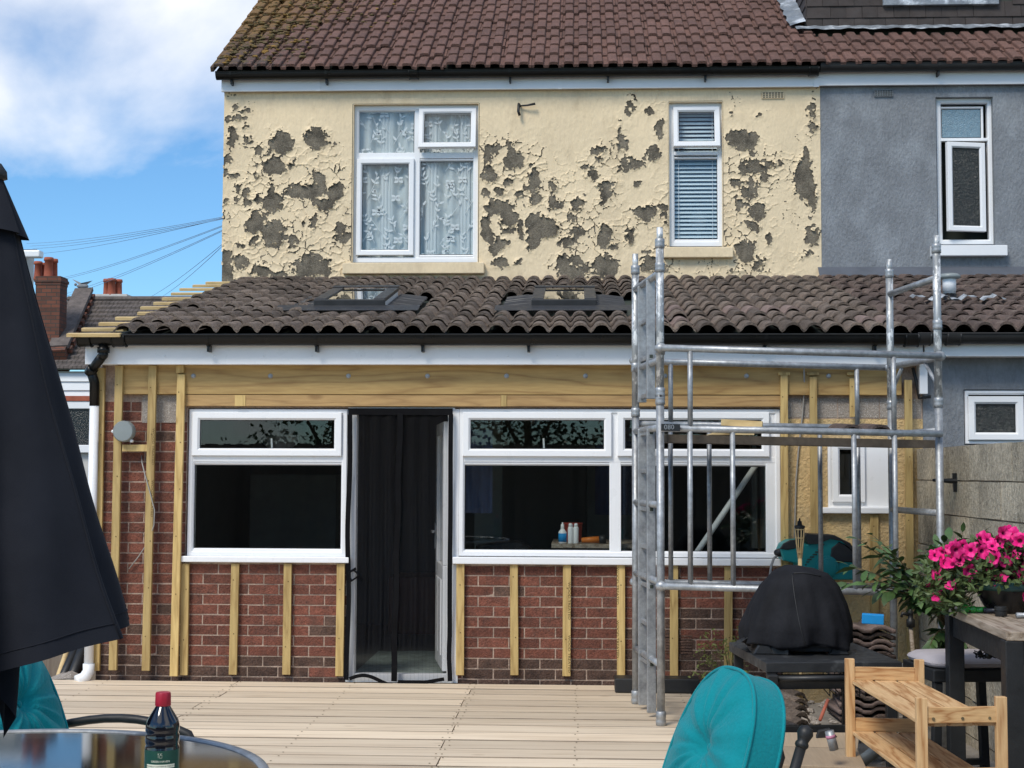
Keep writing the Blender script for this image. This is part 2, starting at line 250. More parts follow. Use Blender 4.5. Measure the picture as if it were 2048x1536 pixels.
# ------------------------------------------------------------------ mesh builder
class MB:
    def __init__(s): s.v = []; s.f = []
    def add(s, vs, fs):
        o = len(s.v); s.v += [tuple(v) for v in vs]; s.f += [tuple(i+o for i in f) for f in fs]; return s
    def box(s, x0, x1, y0, y1, z0, z1):
        return s.add([(x0, y0, z0), (x1, y0, z0), (x1, y1, z0), (x0, y1, z0), (x0, y0, z1), (x1, y0, z1), (x1, y1, z1), (x0, y1, z1)],
                     [(0, 3, 2, 1), (4, 5, 6, 7), (0, 1, 5, 4), (1, 2, 6, 5), (2, 3, 7, 6), (3, 0, 4, 7)])
    def bar(s, p, q, a, b, side=None):
        """box from p to q; a = size along the side vector, b = size along the other"""
        p, q = Vector(p), Vector(q); d = (q-p).normalized()
        sv = Vector(side) if side is not None else (Vector((1, 0, 0)) if abs(d.x) < .9 else Vector((0, 1, 0)))
        sv = (sv-d*sv.dot(d)).normalized(); t = d.cross(sv)
        vs = [e+sv*(i*a/2)+t*(j*b/2) for e in (p, q) for i, j in ((-1, -1), (1, -1), (1, 1), (-1, 1))]
        return s.add(vs, [(0, 3, 2, 1), (4, 5, 6, 7), (0, 1, 5, 4), (1, 2, 6, 5), (2, 3, 7, 6), (3, 0, 4, 7)])
    def tube(s, pts, r, seg=10, caps=True):
        pts = [Vector(p) for p in pts]; n = len(pts); rs = r if isinstance(r, (list, tuple)) else [r]*n
        d0 = (pts[1]-pts[0]).normalized(); a = d0.orthogonal().normalized(); vs = []
        for i, p in enumerate(pts):
            d = (pts[min(i+1, n-1)]-pts[max(i-1, 0)]).normalized(); a = (a-d*a.dot(d)).normalized(); b = d.cross(a)
            for k in range(seg): t = 2*math.pi*k/seg; vs.append(p+a*(math.cos(t)*rs[i])+b*(math.sin(t)*rs[i]))
        fs = [(i*seg+k, i*seg+(k+1) % seg, (i+1)*seg+(k+1) % seg, (i+1)*seg+k) for i in range(n-1) for k in range(seg)]
        if caps: fs += [tuple(range(seg-1, -1, -1)), tuple((n-1)*seg+k for k in range(seg))]
        return s.add(vs, fs)
    def lathe(s, prof, c=(0, 0, 0), seg=20, fn=None):
        vs = []; n = len(prof)
        for r, z in prof:
            for k in range(seg):
                t = 2*math.pi*k/seg; x, y, zz = r*math.cos(t), r*math.sin(t), z
                if fn: x, y, zz = fn(t, r, z)
                vs.append((c[0]+x, c[1]+y, c[2]+zz))
        fs = [(i*seg+k, i*seg+(k+1) % seg, (i+1)*seg+(k+1) % seg, (i+1)*seg+k) for i in range(n-1) for k in range(seg)]
        if prof[0][0] > 1e-5: fs.append(tuple(range(seg-1, -1, -1)))
        if prof[-1][0] > 1e-5: fs.append(tuple((n-1)*seg+k for k in range(seg)))
        return s.add(vs, fs)
    def prism(s, poly, y0, y1, ch=0.0):
        """outline in (x, z), extruded from y0 (front) to y1, the front edge chamfered by ch"""
        n = len(poly); cx = sum(p[0] for p in poly)/n; cz = sum(p[1] for p in poly)/n
        def ins(p, d): L = math.hypot(p[0]-cx, p[1]-cz) or 1; return (p[0]-(p[0]-cx)/L*d, p[1]-(p[1]-cz)/L*d)
        rings = [[(*ins(p, ch), y0) for p in poly], [(*p, y0+ch) for p in poly], [(*p, y1) for p in poly]] if ch else [[(*p, y0) for p in poly], [(*p, y1) for p in poly]]
        vs = [(x, y, z) for r_ in rings for (x, z, y) in r_]
        fs = [(i*n+k, i*n+(k+1) % n, (i+1)*n+(k+1) % n, (i+1)*n+k) for i in range(len(rings)-1) for k in range(n)]
        fs += [tuple(range(n)), tuple((len(rings)-1)*n+k for k in range(n-1, -1, -1))]
        return s.add(vs, fs)
    def ring(s, x0, x1, z0, z1, wd, yf, yb, ch=.012):
        """mitred picture-frame profile in the XZ plane"""
        lo = []
        for ins, y in ((0, yb), (0, yf+.004), (.004, yf), (wd-ch, yf), (wd, yf+ch), (wd, yb)):
            lo.append([(x0+ins, y, z0+ins), (x1-ins, y, z0+ins), (x1-ins, y, z1-ins), (x0+ins, y, z1-ins)])
        vs = [v for l in lo for v in l]
        return s.add(vs, [(i*4+k, i*4+(k+1) % 4, (i+1)*4+(k+1) % 4, (i+1)*4+k) for i in range(5) for k in range(4)])
    def grid(s, fn, nu, nv, wrap=False):
        vs = [fn(i/(nu if wrap else nu-1), j/(nv-1)) for j in range(nv) for i in range(nu)]
        fs = [(j*nu+i, j*nu+(i+1) % nu, (j+1)*nu+(i+1) % nu, (j+1)*nu+i) for j in range(nv-1) for i in range(nu if wrap else nu-1)]
        return s.add(vs, fs)
    def sphere(s, c, r, seg=12, rings=8, sc_=(1, 1, 1)):
        prof = [(r*math.sin(math.pi*i/rings), -r*math.cos(math.pi*i/rings)) for i in range(rings+1)]
        return s.lathe(prof, c, seg, lambda t, rr, z: (rr*math.cos(t)*sc_[0], rr*math.sin(t)*sc_[1], z*sc_[2]))
    def xf(s, mat): s.v = [tuple(mat @ Vector(v)) for v in s.v]; return s
    def mesh(s, name, mat, smooth=False):
        me = bpy.data.meshes.new(name); me.from_pydata(s.v, [], s.f)
        if mat: me.materials.append(mat)
        if smooth: me.polygons.foreach_set('use_smooth', [True]*len(me.polygons))
        me.update(); return me
    def build(s, name, mat, parent=None, smooth=False, bevel=0, local=False, label=None, kind=None, angle=None):
        me = s.mesh(name, mat, smooth); return link(name, me, parent, bevel, local, label, kind, angle)
def fixnormals(me):
    b = bmesh.new(); b.from_mesh(me); bmesh.ops.recalc_face_normals(b, faces=b.faces); b.to_mesh(me); b.free()
WM = {}
def link(name, me, parent=None, bevel=0, local=False, label=None, kind=None, angle=None, fix=True):
    if fix and len(me.polygons) < 20000: fixnormals(me)
    o = bpy.data.objects.new(name, me); col.objects.link(o); WM[o.name] = Matrix()
    if parent:
        o.parent = parent
        if local: WM[o.name] = WM[parent.name].copy()
        else: o.matrix_parent_inverse = WM[parent.name].inverted()
    if bevel:
        b = o.modifiers.new('bevel', 'BEVEL'); b.width = bevel; b.segments = 2; b.limit_method = 'ANGLE'; b.angle_limit = R(40)
    if angle:
        me.polygons.foreach_set('use_smooth', [True]*len(me.polygons))
        try: me.set_sharp_from_angle(angle=R(angle))
        except Exception: pass
    if label: o['label'] = label
    if kind: o['kind'] = kind
    return o
def inst(name, me, parent, loc=(0, 0, 0), rot=(0, 0, 0), scale=(1, 1, 1)):
    """a piece sharing its mesh; loc in the parent's space (parents of pieces sit at the world origin)"""
    o = bpy.data.objects.new(name, me); col.objects.link(o); o.parent = parent; o.location = loc; o.rotation_euler = rot; o.scale = scale
    return o
def tag(o, label, cat, group=None, kind=None):
    o['label'] = label; o['category'] = cat
    if group: o['group'] = group
    if kind: o['kind'] = kind
    return o
def thing(name, label, cat, loc=(0, 0, 0), rz=0, group=None):
    o = bpy.data.objects.new(name, None); o.empty_display_size = .1; col.objects.link(o); o.location = loc; o.rotation_euler = (0, 0, rz)
    WM[o.name] = Matrix.Translation(Vector(loc)) @ Matrix.Rotation(rz, 4, 'Z')
    return tag(o, label, cat, group)
def solo(mb, name, mat, label, cat, group=None, **k): return tag(mb.build(name, mat, None, **k), label, cat, group)
def text_mesh(txt, size, mat, fn, name, parent, local=False, kind=None):
    cu = bpy.data.curves.new('t', 'FONT'); cu.body = txt; cu.size = size; cu.align_x = 'CENTER'; cu.align_y = 'CENTER'; cu.resolution_u = 2
    o = bpy.data.objects.new('t', cu); col.objects.link(o); bpy.context.view_layer.update()
    me = bpy.data.meshes.new_from_object(o.evaluated_get(bpy.context.evaluated_depsgraph_get())); bpy.data.objects.remove(o); bpy.data.curves.remove(cu)
    for v in me.vertices: v.co = fn(v.co.x, v.co.y)
    me.materials.clear(); me.materials.append(mat); me.name = name
    return link(name, me, parent, local=local, fix=False, kind=kind)

# ------------------------------------------------------------------ numpy noise for the flaking paint
def vnoise(x, y, seed=0):
    rs = np.random.RandomState(seed); T = rs.rand(256, 256)
    xi = np.floor(x).astype(int); yi = np.floor(y).astype(int); fx = x-xi; fy = y-yi; fx = fx*fx*(3-2*fx); fy = fy*fy*(3-2*fy)
    g = lambda a, b: T[a % 256, b % 256]
    return (g(xi, yi)*(1-fx)+g(xi+1, yi)*fx)*(1-fy)+(g(xi, yi+1)*(1-fx)+g(xi+1, yi+1)*fx)*fy
def fbm(x, y, seed=0, o=4): return sum(vnoise(x*2**i, y*2**i, seed+i)*.5**i for i in range(o))/sum(.5**i for i in range(o))-.5
def worley(x, y, seed=0):
    rs = np.random.RandomState(seed); JX = rs.rand(256, 256); JY = rs.rand(256, 256); RR = rs.rand(256, 256)
    xi = np.floor(x).astype(int); yi = np.floor(y).astype(int); f1 = np.full(x.shape, 9.); f2 = np.full(x.shape, 9.); cid = np.zeros(x.shape)
    for a in (-1, 0, 1):
        for b in (-1, 0, 1):
            cx, cy = xi+a, yi+b; d = np.hypot(cx+JX[cx % 256, cy % 256]-x, cy+JY[cx % 256, cy % 256]-y)
            n1 = d < f1; f2 = np.where(n1, f1, np.minimum(f2, d)); cid = np.where(n1, RR[cx % 256, cy % 256], cid); f1 = np.where(n1, d, f1)
    return f1, f2, cid

# ================================================================== THE SETTING
g = MB().box(-60, 60, -40, 90, -1.2, -.62).build('ground', M['soil'], kind='structure')
g = MB().box(.80, 2.75, -9.5, .3, -.6, -.16).build('patio', M['ground'], kind='structure')
deck = MB().box(-6.2, .78, -9.6, -.03, -.5, -.052).build('deck', M['black_paint'], kind='structure')
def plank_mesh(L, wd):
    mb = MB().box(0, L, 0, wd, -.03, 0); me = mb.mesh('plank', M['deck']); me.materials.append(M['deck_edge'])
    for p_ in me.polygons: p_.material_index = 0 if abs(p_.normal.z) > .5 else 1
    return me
pitch = .2405; row = 0; y = -.035
while y > -9.4:
    xs = [-6.2, -2.44+random.uniform(-.03, .03), .80] if row % 2 == 0 else [-6.2, -4.3, -.735+random.uniform(-.02, .02), .80]
    for a, b in zip(xs[:-1], xs[1:]):
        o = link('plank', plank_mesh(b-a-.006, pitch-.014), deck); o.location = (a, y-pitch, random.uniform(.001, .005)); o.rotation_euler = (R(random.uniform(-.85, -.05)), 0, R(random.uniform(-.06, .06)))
    y -= pitch; row += 1

screw = MB().lathe([(.0055, 0), (.0055, .0008), (0, .001)], (0, 0, 0), 7).mesh('screw', M['stamp'])
for jx in (-5.6, -4.32, -4.28, -3.4, -2.46, -2.42, -1.6, -.755, -.715, .0, .72):
    for r_ in range(14):
        for dy_ in (.05, .19): inst('screw', screw, deck, (jx+random.uniform(-.012, .012), -.035-r_*pitch-dy_+random.uniform(-.008, .008), .0045))
# ================================================================== MAIN HOUSE (cream, flaking)
XL, XP = -3.60, 2.44                                  # outer corner and party line
ZT = Zw(176, 1000, Y2)                                # wall head under the fascia
house = thing('rendered_house', 'cream rendered house wall with flaking paint under red-brown tiled roof', 'house', (-.6, Y2, -.6))
def rect(px0, px1, py0, py1, Y):                       # photo rectangle on the plane y = Y
    m_ = (px0+px1)/2; n_ = (py0+py1)/2
    return P(px0, n_, Y).x, P(px1, n_, Y).x, P(m_, py1, Y).z, P(m_, py0, Y).z
U1 = rect(705, 957, 207, 526, Y2); U2 = rect(1337, 1446, 203, 495, Y2)
def wall_with_holes(x0, x1, z0, z1, y0, y1, holes):
    mb = MB(); xs = sorted(holes, key=lambda h: h[0]); x = x0
    for (a, b, c, d) in xs:
        if a > x: mb.box(x, a, y0, y1, z0, z1)
        mb.box(a, b, y0, y1, z0, c); mb.box(a, b, y0, y1, d, z1); x = b
    mb.box(x, x1, y0, y1, z0, z1); return mb
wall_with_holes(XL, XP, -.6, ZT+.2, Y2, Y2+.28, [U1, U2]).build('wall', M['scratch'], house)
MB().box(XL, XL+.25, Y2+.28, Y2+8, -.6, ZT+.2).build('side_wall', M['cream'], house)
# paint coat: a skin with real holes, cracks and curling edges
PATCH1 = [(188,575,12,28),(150,640,18,15),(208,637,22,14),(232,598,14,10),(165,720,25,45),(232,690,12,12),(243,745,16,12),(303,793,22,24),(425,760,65,50),(610,720,62,55),(143,860,14,40),(395,870,52,48),(440,905,20,22),(487,878,24,28),(175,932,22,12),(292,920,17,14),(205,1003,18,18),(260,1045,24,42),(378,1065,50,52),(375,1000,12,30),(315,1052,18,18),(545,1020,90,45),(625,965,32,58),(655,1085,60,40),(715,1010,45,50),(138,1062,12,10),(195,1060,12,10),(133,1138,12,10),(295,1170,48,65),(385,1220,62,50),(405,1270,35,40),(285,1275,38,20),(207,1293,20,14),(487,1288,24,24),(550,1178,15,15),(605,1190,12,40),(738,1210,30,30),(750,1255,42,30),(140,1370,25,50),(210,1380,32,30),(150,1440,35,40),(320,1435,60,28),(420,1455,40,20),(590,1415,100,65)]
PATCH2 = [(118,505,50,20),(95,545,28,45),(105,630,38,62),(245,565,45,50),(225,490,18,14),(355,660,28,65),(345,740,35,25),(365,800,22,25),(475,730,28,45),(480,810,38,35),(205,690,28,22),(170,745,35,25),(80,765,20,22),(275,778,28,22),(160,840,75,45),(230,905,45,45),(95,925,35,45),(110,970,38,50),(150,1040,42,50),(275,965,25,45),(205,970,18,18),(415,950,95,75),(355,1030,50,60),(615,815,35,28),(590,885,25,30),(615,980,38,28),(545,1040,42,33),(650,605,20,14),(710,650,35,25),(740,515,38,30),(755,565,20,20),(870,490,38,42),(945,575,55,35),(880,585,15,30),(1055,525,38,35),(1015,300,16,18),(920,260,12,40),(1080,375,25,50),(860,400,8,35),(790,710,35,40),(780,755,30,40),(780,800,25,20),(960,710,18,14),(1000,870,62,45),(1100,850,28,30),(1105,900,15,30),(775,960,45,40),(760,1020,38,50),(895,1000,28,35),(805,1055,18,12),(175,1140,40,35),(270,1145,18,14),(540,1160,38,40),(610,1140,22,30),(600,1200,75,40),(760,1160,75,60),(760,1210,60,35),(1010,1165,50,45),(1060,1200,50,25),(1005,1090,25,12),(1550,455,85,65),(1590,520,20,18),(1655,312,15,10),(1490,310,10,14),(1945,290,20,55),(1950,395,30,18),(1610,610,75,40),(1690,592,60,16),(1680,670,32,22),(1520,705,25,25),(1595,705,38,22),(1570,770,35,40),(1525,810,25,25),(1630,855,45,42),(1610,930,28,30),(1915,560,28,75),(1910,680,52,110),(1940,800,32,70),(1945,1000,38,55),(1700,1010,22,32),(1560,1085,60,60),(1655,1150,30,35),(1910,1115,35,12),(1540,1195,25,12)]
pats = [(400+a/2.648, b/2.648, c/2.648, d/2.648) for a, b, c, d in PATCH1]+[(940+a/2.844, 120+b/2.844, c/2.844, d/2.844) for a, b, c, d in PATCH2]
step = .0062; zb = 3.25
nx, nz_ = int((XP-XL)/step)+1, int((ZT-zb)/step)+1
GX, GZ = np.meshgrid(np.linspace(XL-.004, XP, nx), np.linspace(zb, ZT, nz_))
wx = GX+.12*fbm(GX*6, GZ*6, 3, 3)+.018*fbm(GX*40, GZ*40, 5, 2); wz = GZ+.12*fbm(GX*6+50, GZ*6, 11, 3)+.018*fbm(GX*40+9, GZ*40, 15, 2)
dist = np.full(GX.shape, 9.)
pk = 2844/14.25
for (a, b, c, d) in pats:
    q = P(a, b, Y2); rx, rz_ = c/pk*1.03, d/pk*1.03; e = np.hypot((wx-q.x)/rx, (wz-q.z)/rz_); dist = np.minimum(dist, (e-1)*min(rx, rz_))
_, _, cj = worley(GX*26+1.6*fbm(GX*16, GZ*16, 91), GZ*22+1.6*fbm(GX*16+5, GZ*16, 93), 95); _, _, cj2 = worley(GX*55+1.2*fbm(GX*40, GZ*40, 97), GZ*55+1.2*fbm(GX*40+5, GZ*40, 98), 99)
dist = dist+.046*(cj-.5)+.020*(cj2-.5)+.018*fbm(GX*24, GZ*24, 31, 3)          # flakes come away cell by cell, so edges are angular
inw = lambda r, g_=0: (GX > r[0]-g_) & (GX < r[1]+g_) & (GZ > r[2]-g_) & (GZ < r[3]+g_)
f1, f2, cid = worley(GX*11+.9*fbm(GX*14, GZ*14, 41), GZ*11+.9*fbm(GX*14+7, GZ*14, 43), 51)
edge = (f2-f1)/11
dens = fbm(GX*1.6, GZ*1.6, 61, 3)*1.5+.34-np.clip(dist, 0, .5)*1.5-.18*np.clip((GZ-4.6)/.6, 0, 1)
nearW = np.minimum.reduce([np.abs(GX-U1[0]), np.abs(GX-U1[1])])
act = np.clip((dens-.0)*4, 0, 1)
brk = np.clip(fbm(GX*7, GZ*7, 81, 3)*5+.35, 0, 1)
hole = (dist < 0) | ((edge < .0054*act*brk) & (act*brk > .2)) | inw(U1, .002) | inw(U2, .002)
lift = .0025+.022*np.exp(-np.clip(dist, 0, 1)/.020)*(.15+cj*cj)+.013*act*np.exp(-edge/.012)*np.clip(cid*1.7-.35, 0, 1)+.004*act*(cid-.5)+.0035*fbm(GX*22, GZ*22, 71, 2)
lift = np.maximum(lift, .002)
vid = np.arange(nx*nz_).reshape(nz_, nx)
hf = (hole[:-1, :-1].astype(int)+hole[1:, :-1]+hole[:-1, 1:]+hole[1:, 1:]) >= 2
keep = ~hf
quads = np.stack([vid[:-1, :-1][keep], vid[:-1, 1:][keep], vid[1:, 1:][keep], vid[1:, :-1][keep]], 1)
used = np.zeros(nx*nz_, bool); used[quads.ravel()] = True; remap = np.cumsum(used)-1
co = np.stack([GX.ravel(), (Y2-lift).ravel(), GZ.ravel()], 1)[used]; quads = remap[quads]
me = bpy.data.meshes.new('paint_coat'); me.from_pydata(co.tolist(), [], quads.tolist()); me.materials.append(M['cream']); me.polygons.foreach_set('use_smooth', [True]*len(me.polygons)); me.update()
link('paint_coat', me, house, fix=False, label='peeling cream paint with curled edges and bare grey patches')
# scored vertical joint, sills, lintels, air brick, old fixings
def box_px(px0, px1, py0, py1, Y, y0, y1, mb=None):
    a = rect(px0, px1, py0, py1, Y); return (mb or MB()).box(a[0], a[1], Y+y0, Y+y1, a[2], a[3])
box_px(687, 969, 527, 549, Y2, -.075, .02).build('sill', M['cream'], house, bevel=.008)
box_px(1327, 1465, 496, 517, Y2, -.075, .02).build('sill', M['cream'], house, bevel=.008)
for u in (U1, U2):                                     # painted reveals
    mb = MB(); t = .006
    mb.box(u[0], u[0]+t, Y2-.003, Y2+.2, u[2], u[3]-t-.001); mb.box(u[1]-t, u[1], Y2-.003, Y2+.2, u[2], u[3]-t-.001); mb.box(u[0], u[1], Y2-.004, Y2+.2, u[3]-t, u[3]); mb.build('reveal', M['cream'], house)
def airbrick(px0, px1, py0, py1, Y, par, mt, name='air_brick'):
    a = rect(px0, px1, py0, py1, Y); mb = MB(); nx_, nz2 = 7, 3; W, H = (a[1]-a[0]), (a[3]-a[2]); bw, bh = W/(nx_*2+1), H/(nz2*2+1)
    for i in range(nz2+1): mb.box(a[0], a[1], Y-.018, Y-.004, a[2]+2*i*bh+.2*bh, a[2]+(2*i+1)*bh-.2*bh)
    for i in range(nx_+1):
        for j in range(nz2): mb.box(a[0]+2*i*bw+.2*bw, a[0]+(2*i+1)*bw-.2*bw, Y-.0175, Y-.004, a[2]+(2*j+1)*bh, a[2]+(2*j+2)*bh)
    o = mb.build(name, mt, par); MB().box(a[0]+.003, a[1]-.003, Y-.0155, Y-.0145, a[2]+.003, a[3]-.003).build('vent_cavity', M['inkdark'], o, local=True)
airbrick(1523, 1568, 184, 198, Y2, house, M['cream'])
mb = MB(); q = P(1040, 222, Y2); mb.tube([(q.x, Y2, q.z+.05), (q.x-.01, Y2-.05, q.z+.06), (q.x-.015, Y2-.06, q.z-.02), (q.x, Y2-.05, q.z-.06)], .014, 8); q2 = P(1055, 213, Y2); mb.tube([(q.x, Y2-.03, q.z+.045), (q2.x, Y2-.05, q2.z+.0), (q2.x+.08, Y2-.06, q2.z+.012)], [.008, .010, .013], 8)
mb.build('old_pipe_bracket', M['black_plastic'], house, smooth=True)
# windows -----------------------------------------------------------
def pvc_window(par, r, Y, cells, gl, depth=.07, fw_=.055, name='window', sills=True):
    """r = outer rect; cells = list of (x0,x1,z0,z1,kind,open) glass areas; kind 'sash' gets its own opening frame"""
    root = MB().ring(r[0], r[1], r[2], r[3], fw_, Y, Y+depth).build(name, M['pvc'], par)
    for ci, c in enumerate(cells):
        x0, x1, z0, z1, kind = c[:5]; opn = c[5] if len(c) > 5 else 0; sw = .055
        if kind == 'bar':
            MB().box(x0, x1, Y+.003+.0012*ci, Y+depth-.002-.001*ci, z0, z1).build('mullion', M['pvc'], root, local=True, bevel=.004); continue
        if kind == 'sash':
            f = MB().ring(x0-sw, x1+sw, z0-sw, z1+sw, sw, Y-.022, Y+.03, .014); gl_ = MB().box(x0-.004, x1+.004, Y+.004, Y+.008, z0-.004, z1+.004)
            if opn == 'top':
                mtx = Matrix.Translation((0, Y+.01, z1+sw)) @ Matrix.Rotation(R(-9), 4, 'X') @ Matrix.Translation((0, -Y-.01, -z1-sw)); f.xf(mtx); gl_.xf(mtx)
            if opn == 'right':
                mtx = Matrix.Translation((x1+sw, Y+.01, 0)) @ Matrix.Rotation(R(11), 4, 'Z') @ Matrix.Translation((-x1-sw, -Y-.01, 0)); f.xf(mtx); gl_.xf(mtx)
            gk = MB().ring(x0-.001, x1+.001, z0-.001, z1+.001, .006, Y+.0005, Y+.004, .001)
            if opn: gk.xf(mtx)
            gk.build('gasket', M['gutter'], root, local=True)
            f.build('sash', M['pvc'], root, local=True); gl_.build('pane', c[6] if len(c) > 6 and c[6] else gl, root, local=True)
        else:
            MB().ring(x0-.022, x1+.022, z0-.022, z1+.022, .022, Y+.012, Y+.05, .012).build('glazing_bead', M['pvc'], root, local=True)
            MB().ring(x0-.001, x1+.001, z0-.001, z1+.001, .006, Y+.0205, Y+.024, .001).build('gasket', M['gutter'], root, local=True)
            MB().box(x0-.004, x1+.004, Y+.024, Y+.030, z0-.004, z1+.004).build('pane', c[6] if len(c) > 6 and c[6] else gl, root, local=True)
    return root
def gl(px0, px1, py0, py1, Y, kind, opn=0, mt=None): return (*rect(px0, px1, py0, py1, Y), kind, opn, mt)
YU = Y2+.055
ww = rect(706, 957, 211, 525, YU)
pvc_window(house, ww, YU, [gl(717, 828, 221, 306, YU, 'fix'), gl(849, 942, 228, 289, YU, 'sash', 'top'), gl(724, 817, 329, 500, YU, 'sash'), gl(840, 950, 322, 509, YU, 'fix'), gl(828, 839, 215, 520, YU+.002, 'bar'), gl(711, 952, 305, 317, YU+.004, 'bar')], M['glass_up'])
ww2 = rect(1338, 1446, 205, 493, YU)
pvc_window(house, ww2, YU, [gl(1357, 1428, 225, 287, YU, 'sash', 'top'), gl(1346, 1435, 318, 478, YU, 'fix'), gl(1341, 1442, 303, 310, YU+.004, 'bar')], M['glass_up'])
# dim rooms behind
MB().add([(U1[0]-.6, Y2+.29, 3.0), (U1[1]+.6, Y2+.29, 3.0), (U1[1]+.6, Y2+2.6, 3.0), (U1[0]-.6, Y2+2.6, 3.0), (U1[0]-.6, Y2+.29, 5.3), (U1[1]+.6, Y2+.29, 5.3), (U1[1]+.6, Y2+2.6, 5.3), (U1[0]-.6, Y2+2.6, 5.3)], [(0, 1, 2, 3), (4, 5, 6, 7), (1, 2, 6, 5), (2, 3, 7, 6), (3, 0, 4, 7)]).build('bedroom', M['roomup'], house)
MB().add([(U2[0]-.4, Y2+.29, 3.0), (U2[1]+.4, Y2+.29, 3.0), (U2[1]+.4, Y2+1.8, 3.0), (U2[0]-.4, Y2+1.8, 3.0), (U2[0]-.4, Y2+.29, 5.3), (U2[1]+.4, Y2+.29, 5.3), (U2[1]+.4, Y2+1.8, 5.3), (U2[0]-.4, Y2+1.8, 5.3)], [(0, 1, 2, 3), (4, 5, 6, 7), (1, 2, 6, 5), (2, 3, 7, 6), (3, 0, 4, 7)]).build('bathroom', M['roomup'], house)
# net curtain with embroidered sprigs
cu = thing('net_curtain', 'white net curtain with leaf and butterfly pattern behind the large upstairs window', 'curtain', ((ww[0]+ww[1])/2, YU+.2, ww[2]))
yc = YU+.085; cw = ww[1]-ww[0]
def net_y(u): return yc+.018*math.sin(u*38)+.012*math.sin(u*71+1)
MB().grid(lambda u, v: (ww[0]-.03+u*(cw+.06), net_y(u), ww[2]-.05+v*(ww[3]-ww[2]+.1)), 90, 2).build('net', M['net'], cu, smooth=True)
mb = MB(); rnd = random.Random(4)
def leafpoly(mb, x, z, a, L, W, y):
    ca, sa = math.cos(a), math.sin(a); pts = [(0, 0), (L*.3, W), (L*.7, W*.8), (L, 0), (L*.7, -W*.7), (L*.3, -W)]
    mb.add([(x+p*ca-q*sa, y, z+p*sa+q*ca) for p, q in pts], [tuple(range(6))])
for ix in range(10):
    for iz in range(11):
        x = ww[0]+(ix+.5+.5*(iz % 2)-.25+rnd.uniform(-.2, .2))*cw/10; z = ww[2]+(iz+.3)*(ww[3]-ww[2])/11+rnd.uniform(-.03, .03); yy = yc-.034; lean = rnd.uniform(-.9, .9)
        if rnd.random() < .2:
            for a in (.6, 2.5, -.5, 3.7): leafpoly(mb, x, z+.05, a, .055, .018, yy)
            continue
        mb.tube([(x, yy, z), (x+lean*.05, yy, z+.06), (x+lean*.12, yy, z+.14)], .003, 4, False)
        for k in range(3):
            zz = z+.035+k*.04; xx = x+lean*.04*(k+1)
            for sgn in (-1, 1):
                if rnd.random() < .68: leafpoly(mb, xx, zz, math.pi/2-lean*.7+sgn*rnd.uniform(.35, 1.2), rnd.uniform(.035, .07), rnd.uniform(.008, .012), yy)
mb.build('embroidery', M['netpat'], cu, kind='stuff')
for xx in (ww[0]+.33, ww[0]+.80, ww[0]+1.14): MB().grid(lambda u, v: (xx+(u-.5)*.11, yc-.02+.01*math.sin(u*20), ww[2]-.04+v*(ww[3]-ww[2]+.08)), 12, 2).build('gathered_fold', pm('net_fold', (.52, .57, .575), .9, var=.05) if 'net_fold' not in MATS else MATS['net_fold'], cu, smooth=True)
bl = thing('venetian_blind', 'pale blue venetian blind behind the narrow upstairs window', 'blind', ((ww2[0]+ww2[1])/2, YU+.08, ww2[2]))
sm = MB().box(-.5, .5, -.018, .018, -.001, .001).mesh('slat', M['blindslat'])
nsl = 34
for i in range(nsl): inst('slat', sm, bl, (0, 0, .03+i*(ww2[3]-ww2[2]-.06)/nsl), (R(52), 0, 0), (ww2[1]-ww2[0]-.10, 1, 1))
for xx in (-.17, .17): MB().tube([(xx, -.022, 0), (xx, -.022, ww2[3]-ww2[2])], .002, 5).build('cord', M['white_item'], bl, local=True)
lamp = MB().lathe([(.0, .17), (.05, .165), (.1, .11), (.105, .06), (.08, .01), (.02, -.02), (.02, -.10), (.05, -.12), (.05, -.13)], ((ww2[0]+ww2[1])/2+.05, YU+.30, ww2[2]+.25), 20)
solo(lamp, 'mirror_lamp', M['white_item'], 'round white lamp standing behind the venetian blind', 'lamp', smooth=True)

# ------------------------------------------------------------------ roof tiles
def tile_mesh(name, width, L, prof, mat, th=.016, n=8, waves=2):
    vs = []; us = [i/n for i in range(n)] if callable(prof) else [q[0] for q in prof]; pf_ = prof if callable(prof) else dict(prof).get; us = [w_+q for w_ in range(waves) for q in us]+[float(waves)]; N = len(us)
    for (yy, zz) in ((L, 0.0), (0, 0.0), (0, -th)):
        for i in range(N):
            u = us[i]; vs.append((u/waves*width, yy, pf_(round(u % 1, 6))+zz))
    fs = [(r_*N+i, (r_+1)*N+i, (r_+1)*N+i+1, r_*N+i+1) for r_ in range(2) for i in range(N-1)]
    mb = MB().add(vs, fs); me = mb.mesh(name, mat); me.polygons.foreach_set('use_smooth', [True]*len(me.polygons))
    try: me.set_sharp_from_angle(angle=R(28))
    except Exception: pass
    return me
def prof_low(u):                                      # bold half-round rolls with a narrow flat valley
    d = abs(u-.5)/.40; return .054*math.sqrt(max(0, 1-d*d)) if d < 1 else 0
def prof_up(u):                                       # flat-topped rolls, broad pans
    d = abs(u-.5); return .026*(1 if d < .22 else max(0, (.31-d)/.09))
